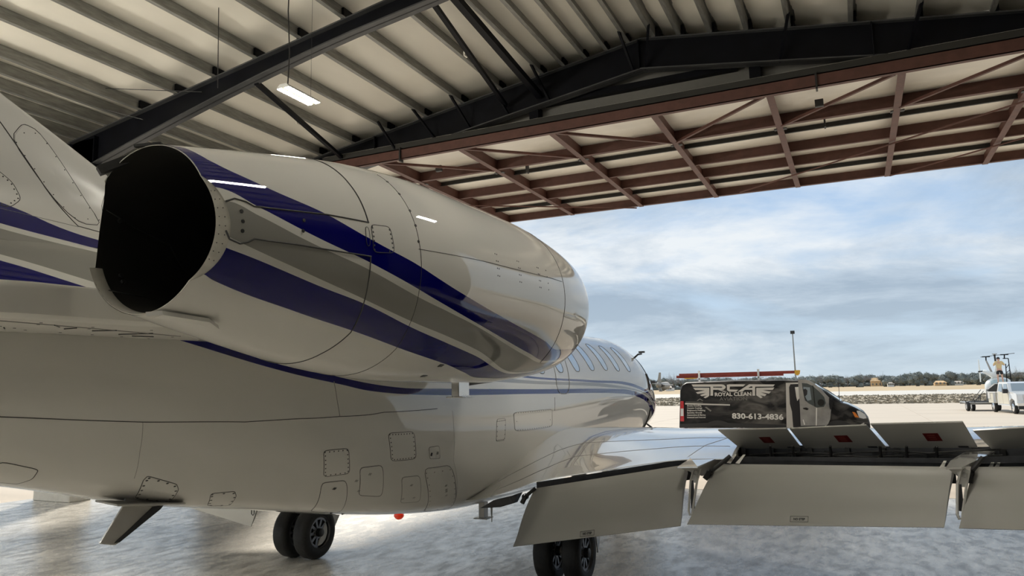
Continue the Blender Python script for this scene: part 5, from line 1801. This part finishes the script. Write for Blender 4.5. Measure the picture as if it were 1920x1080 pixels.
for s in (-.45, .45):
    MB().tube([(7.3, 64 + s, zt + .04), (9.1, 64 + s, zt + .04), (9.3, 64 + s, zt + .14)], .035, 8).tube([(7.9, 64 + s, zt + .04), (8.0, 64 + s * .6, 1.1)], .03, 6).tube([(8.7, 64 + s, zt + .04), (8.6, 64 + s * .6, 1.1)], .03, 6).build('skid', 'dark_metal', heli)

# the person on the walkway, seen from behind
pmat('skin', (0.55, 0.33, 0.24), 0.6)
pmat('tan_shirt', (0.62, 0.47, 0.25), 0.8, noise=0.08)
pmat('black_shorts', (0.012, 0.012, 0.013), 0.8)
pmat('dark_cap', (0.02, 0.021, 0.024), 0.8)
pmat('shoe', (0.10, 0.045, 0.035), 0.7)
pf = A(1876.5, 718.4, 62.15)
PX, PYY, PZ = pf.x, 62.15, DECKZ
per = empty('person', (PX, PYY, PZ), 'person in tan shirt, black shorts and cap working at the rotor, seen from behind', 'person')


def skin_chain(name, verts, edges, radii, mat, parent, root=0, sub=2):
    me = bpy.data.meshes.new(name)
    me.from_pydata([tuple(Vector(v)) for v in verts], edges, [])
    o = bpy.data.objects.new(name, me)
    COL.objects.link(o)
    o.modifiers.new('skin', 'SKIN')
    sv = me.skin_vertices[0].data
    for i, r_ in enumerate(radii):
        sv[i].radius = r_ if isinstance(r_, tuple) else (r_, r_)
        sv[i].use_root = (i == root)
    sm_ = o.modifiers.new('sub', 'SUBSURF')
    sm_.levels = sm_.render_levels = sub
    bpy.context.view_layer.update()
    ev = o.evaluated_get(bpy.context.evaluated_depsgraph_get())
    m2 = bpy.data.meshes.new_from_object(ev)
    bpy.data.objects.remove(o)
    m2.materials.clear()
    m2.materials.append(MATS[mat])
    m2.polygons.foreach_set('use_smooth', [True] * len(m2.polygons))
    o = bpy.data.objects.new(name, m2)
    COL.objects.link(o)
    o.parent = parent
    o['_o'] = parent['_o']
    return o


H_ = 1.84
J = {'pel': (0, 0, .95), 'wst': (0, .02, 1.12), 'chs': (0, .03, 1.36), 'nck': (0, .02, 1.54), 'hd0': (0, .03, 1.63), 'hd1': (0, .05, 1.75),
     'shL': (-.19, .03, 1.46), 'elL': (-.30, .16, 1.24), 'wrL': (-.20, .38, 1.32), 'shR': (.19, .03, 1.46), 'elR': (.36, .13, 1.26), 'wrR': (.22, .36, 1.36),
     'hpL': (-.10, 0, .90), 'knL': (-.13, .03, .50), 'anL': (-.14, -.02, .10), 'toL': (-.15, .13, .04), 'hpR': (.10, 0, .90), 'knR': (.13, .04, .50), 'anR': (.15, -.01, .10), 'toR': (.17, .14, .04)}
nm = list(J)
ed = [('pel', 'wst'), ('wst', 'chs'), ('chs', 'nck'), ('nck', 'hd0'), ('hd0', 'hd1'), ('chs', 'shL'), ('shL', 'elL'), ('elL', 'wrL'), ('chs', 'shR'), ('shR', 'elR'), ('elR', 'wrR'),
      ('pel', 'hpL'), ('hpL', 'knL'), ('knL', 'anL'), ('anL', 'toL'), ('pel', 'hpR'), ('hpR', 'knR'), ('knR', 'anR'), ('anR', 'toR')]
rad = {'pel': (.15, .11), 'wst': (.14, .10), 'chs': (.17, .11), 'nck': .06, 'hd0': .085, 'hd1': .085, 'shL': .07, 'elL': .045, 'wrL': .03, 'shR': .07, 'elR': .045, 'wrR': .03,
       'hpL': .09, 'knL': .058, 'anL': .042, 'toL': .035, 'hpR': .09, 'knR': .058, 'anR': .042, 'toR': .035}
pv = [Vector(J[k]) for k in nm]
body = skin_chain('body', pv, [(nm.index(a_), nm.index(b_)) for a_, b_ in ed], [rad[k] for k in nm], 'skin', per)
tv = [(0, 0, .98), (0, .02, 1.14), (0, .03, 1.38), (-.19, .03, 1.47), (-.29, .14, 1.27), (.19, .03, 1.47), (.34, .11, 1.28), (0, .02, 1.52)]
skin_chain('shirt', tv, [(0, 1), (1, 2), (2, 3), (3, 4), (2, 5), (5, 6), (2, 7)], [(.175, .13), (.17, .125), (.20, .135), .095, .075, .095, .075, .075], 'tan_shirt', per)
skin_chain('shorts', [(0, 0, 1.0), (0, 0, .93), (-.105, .01, .85), (-.13, .02, .60), (.105, .01, .85), (.13, .03, .60)], [(0, 1), (1, 2), (2, 3), (1, 4), (4, 5)], [(.165, .125), (.17, .13), .115, .10, .115, .10], 'black_shorts', per, root=1)
for s, (x, y) in ((-1, (-.15, .05)), (1, (.165, .06))):
    skin_chain('shoe', [(x, -.05, .045), (x, .06, .045), (x + .01 * s, .16, .04)], [(0, 1), (1, 2)], [.05, .05, .04], 'shoe', per)
    wr = Vector(J['wrL' if s < 0 else 'wrR'])
    hv = [wr, wr + Vector((0, .06, .01)), wr + Vector((0, .09, .015))]
    he = [(0, 1), (1, 2)]
    hrad = [.03, .038, .034]
    for k in range(4):
        b0 = len(hv)
        xo = (-.027 + .018 * k)
        hv += [wr + Vector((xo, .10, .015)), wr + Vector((xo, .14 + .008 * (1.5 - abs(k - 1.5)), .01)), wr + Vector((xo, .155, -.02))]
        he += [(2, b0), (b0, b0 + 1), (b0 + 1, b0 + 2)]
        hrad += [.010, .009, .008]
    b0 = len(hv)
    hv += [wr + Vector((-s * .04, .06, .015)), wr + Vector((-s * .055, .10, .01))]
    he += [(1, b0), (b0, b0 + 1)]
    hrad += [.012, .009]
    skin_chain('hand', hv, he, hrad, 'skin', per, sub=1)
cp = MB()
cp.lathe([(-.02, .105), (.03, .108), (.08, .085), (.11, .04), (.118, 0)], Vector((0, .05, 1.73)) + Vector(per['_o']), (0, 0, 1), 20)
cp.prism([Vector(per['_o']) + Vector(v) for v in ((-.075, .13, 1.72), (-.05, .235, 1.71), (.05, .235, 1.71), (.075, .13, 1.72))], (0, 0, .012))
cp.build('cap', 'dark_cap', per, smooth=True, angle=40)
for s in (-1, 1):
    MB().lathe([(-.012, .0), (-.01, .03), (.01, .03), (.012, 0)], Vector(per['_o']) + Vector((s * .092, .05, 1.68)), (1, 0, .1), 10).build('ear', 'skin', per)
fc = MB()
po = Vector(per['_o'])
fc.tube([po + Vector((0, .125, 1.70)), po + Vector((0, .155, 1.665)), po + Vector((0, .125, 1.655))], [.012, .018, .012], 6)
fc.build('nose', 'skin', per, smooth=True)

# mast, aeroplane, sheds and trees in the distance
mt = at(1486, 625, 140)
pole = empty('light_mast', (mt.x, 140, 0), 'slender grey pole with a small lamp head standing behind the van', 'pole')
MB().tube([(mt.x, 140, 0), (mt.x, 140, mt.z)], [.16, .09], 10).build('shaft', 'galvanised', pole)
MB().box(mt.x - .35, mt.x + .35, 139.7, 140.3, mt.z - .1, mt.z + .45).build('lamp_head', 'dark_metal', pole)

pmat('cargo_grey', (0.30, 0.29, 0.27), 0.6)
pmat('cargo_light', (0.62, 0.63, 0.63), 0.5)
CY = 420.0
ctr = at(1239, 723, CY)
cpl = empty('cargo_plane', (ctr.x, CY, 0), 'distant grey aeroplane with a tall fin parked behind the jet nose', 'airplane')
G = lambda x, y: at(x, y, CY)
MB().prism([G(1232, 719), G(1235.3, 698.5), G(1238.6, 698.5), G(1238.8, 712), G(1240, 720)], (0, .8, 0)).build('tail_fin', 'cargo_grey', cpl)
f0 = G(1236, 724)
MB().tube([(f0.x, CY + 18, f0.z + .3), (f0.x, CY + 8, f0.z), (f0.x - .2, CY, f0.z + .6), (f0.x - .3, CY - 3, f0.z + 1.2)], [2.2, 2.2, 1.6, .5], 14).build('fuselage', 'cargo_grey', cpl, smooth=True)
for a_, b_ in ((1219, 1236), (1236, 1260)):
    p_, q_ = G(a_, 718.5 if a_ < 1230 else 721), G(b_, 721 if b_ < 1240 else 722.2)
    MB().prism([p_, q_, q_ + Vector((0, 0, .35)), p_ + Vector((0, 0, .35))], (0, 3.0, 0)).build('tail_wing', 'cargo_light', cpl)
for a_ in (1222, 1226, 1241):
    p_ = G(a_, 716.5 if a_ < 1230 else 723)
    MB().tube([p_, p_ + Vector((0, 4, 0))], .8, 10).build('engine', 'dark_metal', cpl)
for x in (1235.3, 1238.5):
    p_ = G(x, 727)
    MB().tube([p_, Vector((p_.x + .6, CY, 0.0))], .5, 8).build('gear_leg', 'cargo_grey', cpl)
pmat('shed_tan', (0.62, 0.42, 0.22), 0.8)
pmat('shed_white', (0.72, 0.72, 0.70), 0.7)
pmat('shed_roof', (0.45, 0.40, 0.34), 0.8)
for x0, x1, y0, Y, mt_, lb in ((1632, 1653, 709, 620, 'shed_tan', 'long low shed with an orange tan roof in the tree line'), (1752, 1774, 714.5, 500, 'shed_tan', 'small tan gabled house before the trees'),
                               (1788, 1806, 715, 520, 'shed_white', 'pale low house half hidden by trees, right of the tan one'), (1248, 1259, 724, 470, 'shed_white', 'small white shed behind the distant grey aeroplane'),
                               (1664, 1676, 717.5, 497, 'shed_white', 'little white hut at the foot of the trees')):
    a_, b_ = at(x0, y0, Y), at(x1, y0, Y)
    h = max(2.5, a_.z)
    hs_ = empty('shed', ((a_.x + b_.x) / 2, Y, 0), lb, 'building')
    MB().box(a_.x, b_.x, Y, Y + 8, 0, h * .6).build('wall', 'shed_white' if mt_ == 'shed_white' else 'shed_tan', hs_)
    MB().prism([(a_.x - .4, Y - .4, h * .6), (b_.x + .4, Y - .4, h * .6), (b_.x - 1, Y + 4, h), (a_.x + 1, Y + 4, h)], (0, 0, .15)).build('roof', mt_ if mt_ == 'shed_tan' else 'shed_roof', hs_)
    for k in range(3):
        xx = a_.x + (b_.x - a_.x) * (k + .5) / 3
        MB().box(xx - .5, xx + .5, Y - .06, Y, .9, 2.1).build('window', 'glass_dark', hs_)

pmat('oak_leaf_haze', (0.17, 0.19, 0.18), 0.95, noise=0.45, nscale=0.5)  # distance haze is greyed into the leaf colour
pmat('grey_twig', (0.27, 0.265, 0.27), 0.95, noise=0.25, nscale=0.6)
pmat('bark', (0.12, 0.10, 0.085), 0.95)
tr_rnd = random.Random(11)


def crown_mesh(seed, leafy):
    rd = random.Random(seed)
    mb_ = MB()
    n_ = 420 if leafy else 300
    lobes = [(rd.uniform(-.75, .75), rd.uniform(-.6, .6), rd.uniform(-.75, .5), rd.uniform(.35, .6)) for _ in range(9)]
    if leafy:
        for (lx, ly, lz, lr) in lobes:
            bm = bmesh.new()
            bmesh.ops.create_icosphere(bm, subdivisions=3, radius=1)
            vs = []
            for v in bm.verts:
                k = 1 + .16 * math.sin(v.co.x * 7 + seed) * math.cos(v.co.y * 6 + lx * 9) + rd.uniform(-.14, .14)
                vs.append((lx + v.co.x * lr * k, ly + v.co.y * lr * k, lz + v.co.z * lr * .8 * k))
            mb_.add(vs, [tuple(w.index for w in f.verts) for f in bm.faces])
            bm.free()
    # leaf sprays and twigs around the outside
    for i in range(n_):
        lx, ly, lz, lr = rd.choice(lobes)
        th, ph = rd.uniform(0, 6.28), rd.uniform(-.4, 1.5)
        d = Vector((math.cos(th) * math.cos(ph), math.sin(th) * math.cos(ph), math.sin(ph)))
        c_ = Vector((lx, ly, lz)) + d * lr * (rd.uniform(.92, 1.2) if leafy else rd.uniform(.2, 1.25))
        if leafy:
            u_ = d.orthogonal().normalized() * rd.uniform(.03, .07)
            w_ = d.cross(u_).normalized() * rd.uniform(.03, .07)
            mb_.add([c_ - u_, c_ + u_, c_ + w_ + d * .03], [(0, 1, 2)])
        else:
            r_ = Vector((lx * .3, ly * .3, -.5))
            a_ = r_.lerp(c_, .55)
            mb_.add([a_ + Vector((.006, 0, 0)), a_ - Vector((.006, 0, 0)), c_ + Vector((-.003, .0, .0)), c_ + Vector((.003, 0, 0))], [(0, 1, 2, 3)])
            mb_.add([a_ + Vector((0, .006, 0)), a_ - Vector((0, .006, 0)), c_], [(0, 1, 2)])
    return mb_


protos = []
for sd_, leafy in ((1, True), (2, True), (3, True), (4, False), (5, False)):
    e = empty('oak_tree' if leafy else 'bare_tree', (0, 0, 0))
    cm_ = crown_mesh(sd_, leafy)
    cm_.v = [(x, y, z * 1.15 + (1.15 if leafy else 1.3)) for x, y, z in cm_.v]
    c_ = cm_.build('crown', 'oak_leaf_haze' if leafy else 'grey_twig', e, fix=False)
    MB().tube([(0, 0, 0), (.03, 0, .5), (0, .02, 1.3)], [.09, .06, .03], 8).build('trunk', 'bark', e)
    protos.append(e)
used = set()


def tree(kind, x, Y, h, w, grp_lbl):
    p_ = protos[kind]
    o = p_ if kind not in used else copy_tree(p_)
    used.add(kind)
    o.location = (x, Y, 0)
    s = h / 2.15
    o.scale = (w / 1.9, w / 1.9, s)
    o.rotation_euler = (0, 0, tr_rnd.uniform(0, 6.28))
    leafy = kind < 3
    tag(o, 'dark evergreen oak in the tree line along the far field' if leafy else 'bare grey winter tree in the tree line along the far field', 'tree', 'evergreen oaks of the tree line' if leafy else 'bare trees of the tree line')
    return o


def tree_px(x, ytop, Y, wpx, kind):
    a_ = at(x, ytop, Y)
    mpx = (at(x + 1, ytop, Y) - a_).length
    tree(kind, a_.x, Y, a_.z, wpx * mpx, None)


tix = 0
for x, yt, w, k in ((1238, 708, 16, 0), (1249, 702, 16, 3), (1262, 703, 18, 4), (1276, 704, 18, 3), (1292, 706, 18, 1), (1310, 706, 20, 4), (1330, 707, 22, 2), (1352, 708, 20, 0), (1376, 707, 22, 4), (1398, 706, 22, 1), (1420, 707, 22, 2), (1442, 706, 22, 3), (1464, 706, 22, 0), (1486, 705, 22, 1),
                    (1504, 705, 22, 4), (1520, 706, 20, 2), (1538, 702, 22, 4), (1553, 705, 22, 0), (1570, 706, 22, 1), (1588, 703, 22, 4), (1604, 704, 20, 2), (1617, 700, 20, 3), (1630, 702, 16, 4), (1650, 700, 16, 3), (1663, 703, 22, 0), (1676, 705, 20, 1), (1692, 701, 22, 2),
                    (1704, 697, 24, 1), (1716, 696, 22, 0), (1732, 699, 22, 2), (1746, 700, 20, 0), (1758, 702, 18, 1), (1774, 698, 22, 2), (1788, 695, 26, 0), (1802, 697, 24, 1), (1818, 699, 24, 2), (1834, 698, 24, 0), (1852, 699, 24, 1), (1870, 700, 24, 2), (1888, 699, 24, 0), (1898, 691, 22, 4), (1912, 690, 22, 3), (1926, 694, 24, 1), (1948, 693, 26, 2), (1975, 694, 26, 0)):
    tree_px(x, yt, (515, 548, 580, 612)[tix % 4] + tr_rnd.uniform(-3, 3), w * 1.15, k)
    tix += 1
wood = MB()                                            # the unbroken growth filling in behind, nobody could count it
cms = [crown_mesh(k, True) for k in (21, 22, 23)]
for i in range(60):
    x = 1226 + i * 12.8 + tr_rnd.uniform(-5, 5)
    Yt = (650, 680, 710)[i % 3]
    a_ = at(x, 711.5 - .018 * (x - 1230) + tr_rnd.uniform(-2, 3), Yt)
    h = a_.z
    c_ = cms[i % 3]
    wood.add([(a_.x + vx * 8, Yt + vy * 7, max(0, (vz + .85) * h / 1.75)) for vx, vy, vz in c_.v], c_.f)
tag(wood.build('woodland', 'oak_leaf_haze', kind='stuff', fix=False), 'hazy continuous woods behind the tree line', 'trees')
for i, p_ in enumerate(protos):
    if i not in used:
        for ch in list(p_.children):
            bpy.data.objects.remove(ch)
        bpy.data.objects.remove(p_)

for o in bpy.data.objects:
    if '_o' in o:
        del o['_o']
